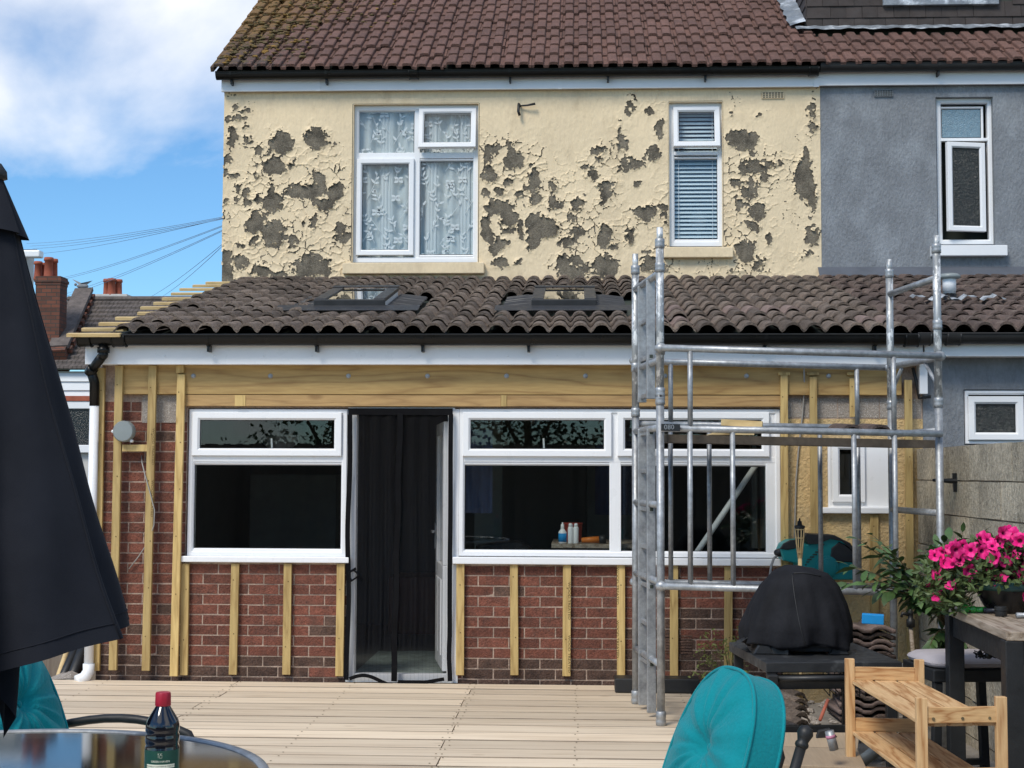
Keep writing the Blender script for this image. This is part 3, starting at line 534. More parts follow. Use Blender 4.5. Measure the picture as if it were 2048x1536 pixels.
def tiled_slope(parent, x0, nx_, wd, y0, z0, pitch_, gauge, nrow, meshes, skip=None, pick=None, jitter=.004, lift=.03, name='tile', start=0):
    cp, sp = math.cos(pitch_), math.sin(pitch_)
    for r_ in range(start, nrow):
        for i in range(nx_):
            if skip and skip(r_, i): continue
            s = r_*gauge; x = x0+i*wd
            me = pick(r_, i) if pick else random.choice(meshes)
            slip = random.uniform(-.035, .0) if random.random() < .05 else 0
            o = inst(name, me, parent, (x+random.uniform(-jitter, jitter), y0+(s+slip+random.uniform(-.012, .008))*cp-sp*lift, z0+(s+slip)*sp+cp*lift+random.uniform(-.003, .003)), (pitch_-.075+random.uniform(-.012, .012), random.uniform(-.014, .014), random.uniform(-.016, .016)))
# upper roof
e0 = P(437, 141, Y2-.2); UPY, UPZ = Y2-.2, e0.z+.0; UPP = R(33.8)
roof = MB().add([(XL-.06, UPY+.02, UPZ-.02), (12, UPY+.02, UPZ-.02), (12, UPY+4.2, UPZ-.02+4.18*math.tan(UPP)), (XL-.06, UPY+4.2, UPZ-.02+4.18*math.tan(UPP))], [(0, 1, 2, 3)]).build('roof', M['inkdark'], house)
uw = .2945
tu = [tile_mesh('tile', uw, .36, [(0.0, 0), (.17, 0), (.20, .024), (.25, .031), (.5, .034), (.75, .031), (.80, .024), (.83, 0)], M['tile_up'], .026)]
NU = int((XP-XL+.06)/uw)+1
tiled_slope(roof, XL-.09, NU, uw, UPY, UPZ, UPP, .308, 10, tu)
xN = XL-.09+NU*uw
mb = MB()                                             # verge of mortar and undercloak on the gable
for i in range(10):
    s = i*.308; mb.bar((XL-.085, UPY+s*math.cos(UPP), UPZ+s*math.sin(UPP)+.012), (XL-.085, UPY+(s+.31)*math.cos(UPP), UPZ+(s+.31)*math.sin(UPP)-.004), .03, .05)
mb.build('verge', M['tile_up'], house)
mb = MB(); rm = random.Random(17)
for k in range(420):
    s_m = rm.uniform(.05, 2.7); xm_ = XL-.05+abs(rm.gauss(0, .55))*(0.45+s_m/2.2)
    if xm_ > XL+2.3: continue
    r_m = rm.uniform(.008, .026); c_m = (xm_, UPY+s_m*math.cos(UPP)-.02, UPZ+s_m*math.sin(UPP)+.045)
    b_ = MB().sphere(c_m, r_m, 6, 4, (rm.uniform(.9, 2.0), rm.uniform(.8, 1.4), .55)); b_.v = [(x+rm.uniform(-.3, .3)*r_m, y_+rm.uniform(-.3, .3)*r_m, z+rm.uniform(-.2, .2)*r_m) for x, y_, z in b_.v]; mb.add(b_.v, b_.f)
mb.build('moss', M['moss'], house, smooth=True, kind='stuff')
# fascia and gutter (main house)
fz0, fz1 = Zw(181, 700, Y2-.07), Zw(150, 700, Y2-.07)
MB().box(XL-.02, XP-.05, Y2-.070, Y2-.045, fz0, fz1).build('fascia', M['pvc_old'], house, bevel=.004)
MB().box(XL-.02, XP-.05, Y2-.044, Y2-.012, fz0+.008, fz0+.02).build('soffit', M['pvc_old'], house)
MB().box(XL-.02, XL-.001, Y2-.044, Y2+3, fz0+.021, fz1-.02).build('barge_end', M['pvc_old'], house)
for px in (637, 1120): a = Xw(px, 170, Y2-.07); MB().box(a-.02, a+.02, Y2-.076, Y2-.071, fz0-.003, fz1).build('fascia_joint', M['pvc_old'], house)
def gutter(par, x0, x1, y, z, r, mat, brackets=(), joints=(), caps=True):
    """half-round gutter, outer top lip at z"""
    n = 12; sec = [(y+r-r*math.cos(math.pi*k/n)*1.0-2*r+r, z-r*1.15*math.sin(math.pi*k/n)) for k in range(n+1)]
    sec = [(y-r*math.cos(math.pi*k/n), z-r*1.15*math.sin(math.pi*k/n)) for k in range(n+1)]; inn = [(y-(r-.004)*math.cos(math.pi*k/n), z-(r-.004)*1.15*math.sin(math.pi*k/n)) for k in range(n, -1, -1)]
    loop = sec+inn; N = len(loop); vs = [(x, a, b) for x in (x0, x1) for a, b in loop]
    mb = MB().add(vs, [(k, (k+1) % N, N+(k+1) % N, N+k) for k in range(N)])
    mb.tube([(x0, y-r, z+.002), (x1, y-r, z+.002)], .007, 6)
    for xe in ((x0, x1) if caps else (x0,)): mb.add([(xe, a*1.0, b) for a, b in sec], [tuple(range(n+1))])
    g_ = mb.build('gutter', mat, par, angle=35)
    for xb in brackets:
        b = MB()
        sb = [(y-(r+.006)*math.cos(math.pi*k/8), z-(r+.006)*1.15*math.sin(math.pi*k/8)) for k in range(9)]
        b.add([(xx, a, c) for xx in (xb-.012, xb+.012) for a, c in sb], [(k, k+1, 9+k+1, 9+k) for k in range(8)])
        b.box(xb-.009, xb+.009, y-.01, y+r+.03, z-r*1.15-.045, z-r*1.15+.0); b.build('bracket', mat, g_, local=True)
    for xb in joints:
        b = MB(); sb = [(y-(r+.008)*math.cos(math.pi*k/10), z-(r+.008)*1.15*math.sin(math.pi*k/10)) for k in range(11)]
        b.add([(xx, a, c) for xx in (xb-.045, xb+.045) for a, c in sb], [(k, k+1, 11+k+1, 11+k) for k in range(10)])
        for xx in (xb-.045, xb+.045): b.tube([(xx, a, c) for a, c in sb], .006, 6)
        b.build('joint', mat, g_, local=True, smooth=True)
    return g_
gy = Y2-.14; gz = Zw(143, 900, gy)
gutter(house, Xw(433, 150, gy), Xw(1636, 150, gy), gy, gz, .058, M['gutter'], [Xw(p, 150, gy) for p in (463, 653, 1020, 1216, 1411)], [Xw(828, 150, gy), Xw(1627, 150, gy)])

# ================================================================== NEIGHBOUR (grey)
nb = thing('grey_house', 'blue-grey painted neighbouring house wall with narrow white window', 'house', (4, Y2, -.6))
UN = rect(1873, 1988, 194, 492, Y2)
wall_with_holes(XP+.002, 9, -.6, ZT+.2, Y2-.004, Y2+.28, [UN]).build('wall', M['grey_render'], nb)
YN = Y2+.06; wn_ = rect(1874, 1987, 197, 489, YN)
pvc_window(nb, wn_, YN, [gl(1884, 1963, 217, 275, YN, 'fix', 0, M['frost_blue']), gl(1900, 1958, 298, 453, YN, 'sash', 'right', M['frost']), gl(1877, 1984, 276, 282, YN+.004, 'bar')], M['frost'], fw_=.05)
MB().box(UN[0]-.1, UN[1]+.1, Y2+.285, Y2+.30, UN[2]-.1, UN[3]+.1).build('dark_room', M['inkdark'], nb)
box_px(1860, 2010, 493, 514, Y2, -.09, .05).build('sill', M['pvc_old'], nb, bevel=.006)
airbrick(1748, 1786, 180, 194, Y2-.004, nb, M['grey_render'])
MB().box(XP-.048, 9, Y2-.070, Y2-.045, fz0+.01, fz1+.02).build('fascia', M['pvc_old'], nb, bevel=.004)
MB().box(XP-.046, 9, Y2-.044, Y2-.012, fz0+.018, fz0+.03).build('soffit', M['pvc_old'], nb)
MB().box(XP-.075, XP-.02, Y2-.078, Y2-.0705, fz0-.004, fz1).build('fascia_joint', M['pvc_old'], nb)
gutter(nb, Xw(1640, 150, gy), 9, gy, gz+.03, .060, M['gutter_old'], [Xw(p, 150, gy) for p in (1877,)], [])
roofN = MB().box(XP+.3, 8.9, UPY+.2, UPY+.25, UPZ-.1, UPZ-.05).build('roof', M['inkdark'], nb)
# dormer position on the slope
def on_slope(px, py):
    d = ray(px, py); nrm = Vector((0, -math.sin(UPP), math.cos(UPP))); p0 = Vector((0, UPY, UPZ+.03)); return CAM+d*((p0-CAM).dot(nrm)/d.dot(nrm))
DL = on_slope(1612, 62); DY, DZ = DL.y, DL.z; DX = DL.x
tiled_slope(roofN, xN, 15, uw, UPY, UPZ+.002, UPP, .308, 10, tu, skip=lambda r_, i: (UPY+(r_*.308+.05)*math.cos(UPP) > DY-.12 and xN+i*uw+.14 > DX-.02))
dm = thing('dormer', 'dark tile-hung dormer above the grey neighbouring house', 'dormer', (DX+2, DY, DZ))
MB().add([(DX+.02, DY+.02, DZ-.05), (8, DY+.02, DZ-.05), (8, DY+.02, DZ+1.8), (DX+.02, DY+.02, DZ+1.8), (DX+.02, DY+3, DZ+1.8), (8, DY+3, DZ+1.8), (DX+.02, DY+3, DZ-.05), (8, DY+3, DZ-.05)], [(0, 1, 2, 3), (3, 2, 5, 4), (0, 3, 4, 6), (1, 7, 5, 2)]).build('frame', M['inkdark'], dm)
hm = MB().box(0, .162, -.012, 0, 0, .165).xf(Matrix.Rotation(R(-5), 4, 'X')).mesh('tile', M['dormer'])
for r_ in range(5):
    for i in range(15):
        x = DX+.01+i*.165-(.08 if r_ % 2 else 0); z = DZ+.005+r_*.128
        if x < DX-.02: x = DX
        if r_ >= 2 and x > DX+.78 and x < DX+2.0: continue
        inst('tile', hm, dm, (x-(DX+2)+random.uniform(-.002, .002), .0+random.uniform(-.004, .002), z-DZ))
cm = MB().box(-.012, 0, 0, .162, 0, .165).xf(Matrix.Rotation(R(5), 4, 'Y')).mesh('tile', M['dormer'])
for r_ in range(5):
    for i in range(6):
        z = r_*.128+.005; yy = i*.165
        if (yy+.1)*math.tan(UPP) > z+.17: continue
        inst('tile', cm, dm, (-2, yy-.01, z))
mb = MB(); MB().box(DX+.80, DX+2.0, DY-.05, DY+.02, DZ+.255, DZ+.42).build('window_board', M['lead'], dm)
# lead flashing along dormer foot and cheek
fl = MB().grid(lambda u, v: (DX-.12+u*4.5, DY-.015-v*.13*math.cos(UPP)-.02*v, DZ+.05-v*.062-.012*v+.006*math.sin(u*60)*v+.004*math.sin(u*171)), 120, 4)
fl.grid(lambda u, v: (DX-.01-v*.17+.012*math.sin(u*31)*v, DY-.05+u*1.3*math.cos(UPP), DZ+.04+u*1.3*math.sin(UPP)+(1-v)*.05+.006*math.sin(u*40+3*v)), 40, 4)
fl.build('flashing', M['lead'], dm, smooth=True)

# ================================================================== EXTENSION
ex = thing('rear_extension', 'single storey brick extension with timber battens, stripped for cladding', 'extension', (-.5, 0, 0))
EXL, EXR = Xw(192, 1300), 2.50
W1 = rect(374, 694, 816, 1118, 0); DR = (Xw(695), Xw(909), 0, Zw(815, 800)); W2 = rect(918, 1561, 816, 1122, 0); W3 = rect(1655, 1783, 884, 1024, 0)
XB = Xw(1563)
mb = wall_with_holes(EXL, XB, -.5, 2.50, .0035, .25, [W1, (W1[1], W2[0], -.05, DR[3]), W2])
bw = mb.build('brick_wall', M['mortar'], ex)
# bricks
def brick_variants(mat, n=5):
    out = []
    for k in range(n):
        b = MB().box(0, 1, 0, .05, 0, .065); rr = random.Random(k+10)
        b.v = [(x, y+rr.uniform(-.0025, .0025), z+rr.uniform(-.0015, .0015)) for x, y, z in b.v]; out.append(b.mesh('brick', mat))
    return out
BV, BD = brick_variants(M['brick']), brick_variants(M['brick_dark'])
ZT1 = Zw(790, 270); XA = Xw(372)
zones = [(EXL, XA, -.12, ZT1), (XA, Xw(697), -.12, W1[2]-.01), (Xw(911), XB, -.12, W2[2]-.01)]
bxs = [(Xw(284, 815), Xw(372, 815), Zw(847, 320), ZT1)]
MB().box(bxs[0][0]+.004, bxs[0][1]-.004, -.004, .012, bxs[0][2]+.006, bxs[0][3]).build('concrete_block', M['blockfine'], ex)
c = 0
for r_ in range(0, 34):
    z = -.115+r_*.0745
    for (xa, xb_, za, zb_) in zones:
        if z < za or z+.065 > zb_+.02: continue
        x = EXL+.003-(.1125 if r_ % 2 else 0)+.0*r_
        while x < xb_:
            a, b = max(x, xa+.003), min(x+.215, xb_-.003); x += .225
            if b-a < .025: continue
            if any(b > q[0]+.01 and a < q[1]-.01 and z+.065 > q[2]+.02 and z < q[3] for q in bxs):
                if a < bxs[0][0]-.03: b = bxs[0][0]-.006
                else: continue
            dark = random.random() < (.92 if z < .12 else (.6 if (a > .2 and z < .5) else (.5 if (a < -2.9 and z < .5) else .05)))
            inst('brick', random.choice(BD if dark else BV), bw, (a, random.uniform(-.002, .002), z+random.uniform(-.001, .001)), (0, 0, random.uniform(-.004, .004)), (b-a, 1, min(1, (zb_-z)/.065) if z+.065 > zb_ else 1))
# render part right of the brick
wall_with_holes(XB+.002, EXR, -.5, Zw(838, 1700), -.004, .25, [W3]).build('render_wall', M['lime'], ex)
gb = MB().box(XB+.002, EXR, .0, .25, Zw(838, 1700)+.001, 2.48).build('block_course', M['mortar'], ex)
xs_ = [XB+.006, Xw(1678), Xw(1762), EXR-.002]
for a, b in zip(xs_[:-1], xs_[1:]): MB().box(a, b-.008, -.003, .05, Zw(837, 1700)+.006, Zw(797, 1700)).build('concrete_block', M['blockfine'], gb, local=True)
MB().box(EXL, EXL+.25, .251, Y2, -.5, 2.45).build('side_wall', M['stack_brick'], ex)
# beam and boards
zb0, zb1 = Zw(789, 800, -.05), 2.46
MB().box(Xw(239, 760), Xw(1800, 760), -.052, .008, zb0, zb1).build('beam', M['beam'], ex, bevel=.004)
MB().box(Xw(372, 800), Xw(1003, 800)-.001, -.046, .006, Zw(813, 700), zb0-.003).build('board', M['beam2'], ex, bevel=.003)
MB().box(Xw(1014, 800)+.001, Xw(1561, 800), -.046, .006, Zw(813, 1100), zb0-.003).build('board', M['beam2'], ex, bevel=.003)
MB().box(Xw(1003, 800), Xw(1014, 800), -.05, .006, Zw(813, 1000), zb0-.003).build('packer', M['batten'], ex)
MB().box(Xw(473, 800), Xw(494, 800), -.051, -.04, Zw(813, 480)+.002, zb0-.006).build('packer', M['batten'], ex)
for px in (387, 541, 697, 855, 1013, 1171, 1330, 1493, 1657):
    q = P(px, 752, -.05); MB().lathe([(.018, 0), (.018, .004), (.012, .008), (.012, .016), (0, .018)], (0, 0, 0), 12).xf(Matrix.Translation((q.x, -.051, q.z)) @ Matrix.Rotation(R(90), 4, 'X')).build('bolt', M['galv'], ex, smooth=False)
NAIL = MB().lathe([(.0045, 0), (.0045, .0012), (0, .0016)], (0, 0, 0), 7).xf(Matrix.Rotation(R(90), 4, 'X')).mesh('nail', M['stamp'])
# battens
def batten(pt, pb, wd=.058, y=-.030, th=.028, name='batten', mat=None):
    a, b = P(pt[0], pt[1], y), P(pb[0], pb[1], y); o = MB().bar((a.x, y, a.z), (b.x, y, b.z), wd, th, (1, 0, 0)).build(name, mat or M['batten'], ex, bevel=.002)
    for k in range(max(2, int((a.z-b.z)/.42)+1)):
        if a.z-b.z < .2: break
        t = (k+.35+random.uniform(-.15, .15))/max(2, int((a.z-b.z)/.42)+1); c_ = a.lerp(b, t)
        inst('nail', NAIL, o, (c_.x+random.uniform(-.014, .014), y-th/2-.0006, c_.z))
    return o
for t, b in (((371, 1127), (368, 1350)), ((471, 1127), (466, 1349)), ((576, 1127), (573, 1349)), ((682, 1127), (679, 1352)), ((921, 1126), (920, 1350)), ((1028, 1127), (1029, 1350)), ((1134, 1128), (1133, 1352)), ((1242, 1130), (1242, 1355)), ((1348, 1131), (1348, 1352)), ((1457, 1132), (1456, 1352))): batten(t, b, y=-.0225)
batten((203, 736), (192, 1341), y=-.0225)
for t, b in (((239, 731), (226, 1340)), ((306, 731), (292, 1341)), ((363, 749), (348, 1352))): batten(t, b, y=-.070)
batten((360, 730), (361, 746), y=-.068)
for t, b in (((1568, 751), (1570, 1345)), ((1626, 754), (1632, 1345)), ((1706, 757), (1707, 834)), ((1816, 760), (1822, 1345))): batten(t, b, y=-.070, wd=.052)
for px in (1568, 1626, 1706): q = P(px, 748, -.07); MB().box(q.x-.042, q.x+.042, -.082, -.055, q.z-.010, q.z+.012).build('packer', M['batten'], ex, bevel=.002)
batten((1748, 1030), (1750, 1345), y=-.02)
a, b = P(245, 896, -.07), P(296, 896, -.07); MB().bar((a.x, -.068, a.z), (b.x, -.068, b.z), .028, .05, (0, 1, 0)).build('noggin', M['batten'], ex, bevel=.002)
for (px, p0, p1) in ((303, 850, 1040), (1136, 1180, 1330), (1240, 1150, 1300)):
    yy = -.0855 if px == 303 else -.0375; q = P(px, (p0+p1)/2, yy-.001)
    for sg in (-1, 1):
        dz_ = sg*.19; text_mesh('WOOD TREATED', .034, M['stamp'], lambda u, v, q=q, yy=yy, dz_=dz_, dx=(.018 if px == 1240 else -.008): (q.x+v*.7-dx, yy, q.z-u+dz_), 'stamp', ex, kind='stuff')
# fascia, soffit, gutter, downpipe
FY = -.17; f0, f1_ = Zw(729, 800, FY), Zw(686, 800, FY)
MB().box(Xw(170, 710, FY), EXR-.03, FY, FY+.02, f0, f1_).build('fascia', M['pvc'], ex, bevel=.003)
MB().box(Xw(170, 710, FY), EXR-.03, FY+.021, -.001, f0+.004, f0+.014).build('soffit', M['pvc'], ex)
MB().box(Xw(170, 710, FY), Xw(170, 710, FY)+.02, FY+.021, Y2, f0+.015, f1_-.02).build('fascia_return', M['pvc'], ex)
mb = MB()
for px in range(250, 1790, 97): q = P(px, 712, FY); mb.lathe([(.006, 0), (.005, .003), (0, .004)], (0, 0, 0), 8).v
for px in range(330, 1790, 98): q = P(px, 712, FY); MB().lathe([(.0065, 0), (.005, .003), (0, .004)], (0, 0, 0), 8).xf(Matrix.Translation((q.x, FY, q.z)) @ Matrix.Rotation(R(90), 4, 'X')).build('fascia_pin', M['pvc_old'], ex)
GY = -.235; GZ2 = Zw(672, 800, GY)
gutter(ex, Xw(157, 680, GY), Xw(1828, 680, GY), GY, GZ2, .060, M['gutter'], [Xw(p, 690, GY) for p in (417, 633, 845, 1057, 1530, 1750)], [Xw(240, 680, GY), Xw(163, 680, GY)+.03, Xw(1822, 680, GY)])
mb = MB(); dp = P(207, 700, GY); dq = P(180, 742, GY); xdp = Xw(187, 900, -.06)
dk = P(177, 741, -.16); e1 = Vector((dp.x, GY, dp.z-.035)); e2 = Vector((dk.x+.005, -.12, dk.z+.0)); e3 = Vector((xdp, -.07, dk.z-.085))
mb.tube([(dp.x, GY, GZ2-.06), tuple(e1), tuple(e1+(e2-e1)*.10+Vector((0, 0, -.004)))], .034, 14).tube([tuple(e1+(e2-e1)*.08), tuple(e2)], .034, 14).tube([tuple(e2+(e2-e1)*.12), tuple(e2-(e2-e1)*.18)], .041, 14).tube([tuple(e2), tuple(e3), (xdp, -.06, Zw(812, 187))], .036, 14).sphere(tuple(e1), .036, 12, 8).sphere(tuple(e2), .038, 12, 8)
for z_, k in ((dp.z-.0, 0),): mb.lathe([(.042, -.02), (.045, -.02), (.045, .02), (.042, .02)], (dp.x, GY, z_), 12)
mb.build('downpipe_bend', M['gutter'], ex, smooth=True)
MB().tube([(xdp, -.06, Zw(812, 187)-.001), (xdp, -.06, Zw(1345, 187))], .034, 14).build('downpipe', M['pvc'], ex, smooth=True)
xs2 = Xw(178, 1345, -.06)
MB().tube([(xdp, -.06, Zw(1325, 187)), (xdp, -.06, Zw(1340, 187)), (xdp-.02, -.08, Zw(1352, 187)), (xdp-.06, -.12, Zw(1358, 187))], [.042, .042, .044, .046], 14).build('downpipe_shoe', M['pvc_old'], ex, smooth=True)
# junction box and loose cable
q = P(251, 863, -.085)
jb = MB().lathe([(.078, 0), (.078, .05), (.070, .062), (.0, .066)], (0, 0, 0), 24).xf(Matrix.Translation((q.x, -.086, q.z)) @ Matrix.Rotation(R(90), 4, 'X')).build('light_fitting', M['grey_box'], ex, angle=35)
for dx, dz in ((-.083, .0), (.055, -.07)): MB().lathe([(.012, 0), (.012, .03), (.009, .035), (0, .035)], (0, 0, 0), 10).xf(Matrix.Translation((q.x+dx, -.09, q.z+dz)) @ Matrix.Rotation(R(90), 4, 'X')).build('lug', M['white_item'], jb, local=True, smooth=True)
pts = [(283, 909, .01), (284, 925, -.04), (290, 950, -.09), (300, 985, -.092), (309, 1020, -.094), (308, 1050, -.09), (296, 1085, -.06), (278, 1112, -.03), (258, 1138, -.02)]
MB().tube([P(a, b, c_) for a, b, c_ in pts], .0045, 6).build('loose_cable', M['cable'], ex, smooth=True)
pts = [(1608, 738, -.09), (1609, 775, -.03), (1605, 830, -.02), (1597, 900, -.02), (1592, 960, -.02), (1590, 1040, -.02), (1588, 1100, -.03)]
MB().tube([P(a, b, c_) for a, b, c_ in pts], .006, 6).build('loose_cable', M['cable'], ex, smooth=True)
# air brick with louvres under the right window
a = rect(1330, 1384, 1268, 1307, 0); mb = MB()
for i in range(7): mb.box(a[0], a[1], -.006, .006, a[2]+i*(a[3]-a[2])/7, a[2]+(i+.55)*(a[3]-a[2])/7)
mb.build('air_brick', M['brick_dark'], ex)
# windows
Y1 = -.012
w1 = pvc_window(ex, rect(376, 693, 818, 1113, Y1), Y1, [gl(400, 669, 840, 897, Y1, 'sash'), gl(387, 681, 930, 1097, Y1, 'fix'), gl(382, 687, 912, 924, Y1+.002, 'bar')], M['glass'], .08, .04)
w2 = pvc_window(ex, rect(918, 1561, 818, 1114, Y1), Y1, [gl(941, 1208, 840, 898, Y1, 'sash'), gl(1250, 1523, 840, 898, Y1, 'sash'), gl(928, 1221, 931, 1100, Y1, 'fix'), gl(1240, 1540, 932, 1103, Y1, 'fix'), gl(923, 1555, 913, 925, Y1+.002, 'bar'), gl(1219, 1242, 823, 1108, Y1+.003, 'bar'), gl(1532, 1556, 823, 1108, Y1+.004, 'bar')], M['glass'], .08, .04)
w3 = pvc_window(ex, rect(1656, 1783, 885, 1018, Y1), Y1, [gl(1679, 1714, 899, 989, Y1, 'sash'), gl(1722, 1778, 890, 1014, Y1+.002, 'bar'), gl(1661, 1723, 1000, 1014, Y1, 'bar')], M['glass'], .08, .03)
for (p0, p1, t, b) in ((362, 698, 1113, 1125), (904, 1566, 1116, 1130), (1640, 1786, 1015, 1027)):
    a = rect(p0, p1, t, b, -.05); MB().box(a[0], a[1], -.062, .03, a[2], a[3]).build('window_sill', M['pvc'], ex, bevel=.006)
for (px, py) in ((544, 897), (1088, 897)): q = P(px, py, .03); MB().bar((q.x, .03, q.z), (q.x-.004, .03, q.z+.075), .014, .012).build('window_handle', M['white_item'], ex, bevel=.003)
# door frame, threshold and open door
fr = MB(); d0, d1, dz = DR[0], DR[1], DR[3]
fr.box(d0, d0+.065, -.012, .07, .0, dz-.051); fr.box(d1-.05, d1, -.013, .07, .0, dz-.051); fr.box(d0, d1, -.011, .07, dz-.05, dz); fr.box(d0+.065, d1-.05, -.008, .07, .0, .06)
fr.box(d1, W2[0], -.010, .06, .0, W2[3]-.01); fr.box(W1[1], d0, .0, .06, .0, W1[3]-.01)
fr.build('door_frame', M['pvc'], ex, bevel=.004)
dr = MB(); hx = d1-.06; ang = R(98)                      # leaf swung inwards, hinged on the right
wdt = .70; rot = Matrix.Translation((hx, .08, .07)) @ Matrix.Rotation(R(100), 4, 'Z')
z_ = 1.83
leaf = MB().box(0, wdt, -.03, .03, 0, z_*.42); leaf.box(0, .10, -.03, .03, z_*.42, z_); leaf.box(wdt-.10, wdt, -.03, .03, z_*.42, z_); leaf.box(.10, wdt-.10, -.03, .03, z_-.1, z_)
for a, b in ((.12, .33), (.37, .58)):
    leaf.box(a, b, -.038, .038, .10, z_*.36)
do = leaf.xf(rot).build('door', M['pvc'], ex, bevel=.006)
MB().box(.10, wdt-.10, -.006, .006, z_*.42, z_-.1).xf(rot).build('pane', M['glass'], do, local=True)
mb = MB()
for sy in (-1, 1): mb.box(wdt-.07, wdt-.035, sy*.036, sy*.042, .86, 1.06); mb.box(wdt-.16, wdt-.04, sy*.055, sy*.07, .985, 1.005); mb.box(wdt-.06, wdt-.045, sy*.042, sy*.07, .985, 1.005)
mb.xf(rot).build('handle', M['galv'], do, local=True, bevel=.003)
# room inside
mb = MB(); x0, x1 = EXL+.26, EXR-.1
mb.add([(x0, .26, .02), (x1, .26, .02), (x1, 3.7, .02), (x0, 3.7, .02), (x0, .26, 2.3), (x1, .26, 2.3), (x1, 3.7, 2.3), (x0, 3.7, 2.3)], [(0, 1, 2, 3), (7, 6, 5, 4), (1, 2, 6, 5), (2, 3, 7, 6), (3, 0, 4, 7)])
mb.build('room', M['room'], ex)
# ------------------------------------------------------------------ extension roof
EY, EZ = -.24, Zw(663, 800, -.24)-.01
ztop = Zw(556, 1000, Y2); EP = math.atan2(ztop-EZ-.02, Y2-EY)
SL = math.hypot(ztop-EZ-.02, Y2-EY); NR = 12; EG = SL/NR-.004
rfe = MB().add([(EXL+.05, EY+.04, EZ-.02), (EXR, EY+.04, EZ-.02), (EXR, Y2-.002, EZ-.02+(Y2-EY-.04)*math.tan(EP)), (EXL+.05, Y2-.002, EZ-.02+(Y2-EY-.04)*math.tan(EP))], [(0, 1, 2, 3)]).build('roof', M['inkdark'], ex)
MB().box(EXL, EXR, EY+.02, EY+.05, EZ-.07, EZ-.004).build('eaves_tray', M['rubber'], ex)
lw = .302
tl = tile_mesh('tile', lw, EG+.06, prof_low, M['tile_low'], .018, 9); tp = tile_mesh('tile', lw, EG+.06, prof_low, M['tile_pink'], .018, 9); to = tile_mesh('tile', lw, EG+.06, prof_low, M['tile_old'], .018, 9)
X0 = Xw(226, 660, EY); NXT = int((EXR-.02-X0)/lw)
def slope_pt(px, py, h=.0):
    d = ray(px, py); nrm = Vector((0, -math.sin(EP), math.cos(EP))); p0 = Vector((0, EY, EZ))+nrm*h; return CAM+d*((p0-CAM).dot(nrm)/d.dot(nrm))
def s_of(p): return (p.y-EY)/math.cos(EP)
RL = []
for (pl, pr, pt, pb) in ((632, 768, 578, 618), (1066, 1190, 578, 618)):
    a = slope_pt(pl, pb, .03); b = slope_pt(pr, pb, .03); t = slope_pt((pl+pr)/2, pt, .10); RL.append((a.x, b.x, s_of(a), min(s_of(t), s_of(a)+1.3)))
def skip(r_, i):
    xa, xb_ = X0+i*lw, X0+(i+1)*lw; s0, s1 = r_*EG, (r_+1)*EG
    for (a, b, c_, d) in RL:
        if xb_ > a-(.03 if a < -1 else .2) and xa < b+.16 and s0 > c_-EG*.75 and s0 < d+.02: return True
    return False
rp = random.Random(3)
def pick(r_, i):
    if i > 12 and r_ in (1, 3) and rp.random() < .35: return tp
    return tl
tiled_slope(rfe, X0, NXT, lw, EY, EZ, EP, EG, NR, [tl], skip, pick, lift=.02)
# roof battens poking out beyond the verge
om = {}
for i, (pl, pr, py) in enumerate(((135, 200, 670), (165, 215, 659), (199, 246, 648), (232, 272, 637), (276, 300, 627), (282, 325, 616), (308, 348, 607), (325, 372, 598), (343, 392, 588), (360, 410, 579), (386, 430, 572), (412, 440, 566))):
    a = slope_pt(pl, py, -.005); b = slope_pt(pr+14, py, -.005)
    MB().bar((a.x, a.y, a.z), (b.x+.1, a.y, a.z), .05, .025, (0, math.cos(EP), math.sin(EP))).build('roof_batten', M['offcut'], ex, bevel=.002)
# rooflights
for k, (a, b, s0, s1) in enumerate(RL):
    m4 = Matrix.Translation((a, EY, EZ)) @ Matrix.Rotation(EP, 4, 'X'); W = b-a
    rl = MB().box(0, W, s0, s1, -.05, .085).xf(m4).build('rooflight', M['pvc'], ex)
    f = MB(); f.box(-.012, W+.012, s0-.03, s0-.0, .035, .110); f.box(-.01, .085, s0+.001, s1, .086, .118); f.box(W-.085, W+.01, s0+.001, s1, .086, .118); f.box(.086, W-.086, s0+.001, s0+.03, .086, .106); f.box(-.012, W+.012, s1-.03, s1+.06, .119, .130)
    f.xf(m4).build('cowl', M['rubber'], rl, local=True, bevel=.005)
    MB().box(.085, W-.085, s0+.03, s1-.03, .103, .107).xf(m4).build('pane', M['glass_roof'], rl, local=True)
    MB().box(.085, W-.085, s0+.03, s1-.03, .087, .090).xf(m4).build('lining', M['inkdark'], rl, local=True)
    fl = MB()
    nfl = 26
    for sgn, xa in ((-1, -.012), (1, W+.012)):
        fl.grid(lambda u, v, sgn=sgn, xa=xa: (xa+sgn*v*.24, s0-.12+u*(s1-s0+.2), .05-.03*v+.02*math.sin(u*nfl*2*math.pi)*(.6+.4*math.sin(u*37))*min(1, v*4)), nfl*6, 5)
    fl.grid(lambda u, v: (-.30+u*(W+.6), s0-.02-v*.20, .065-.02*v), 8, 4)
    fl.xf(m4).build('flashing', M['rubber'], rl, local=True, smooth=True)

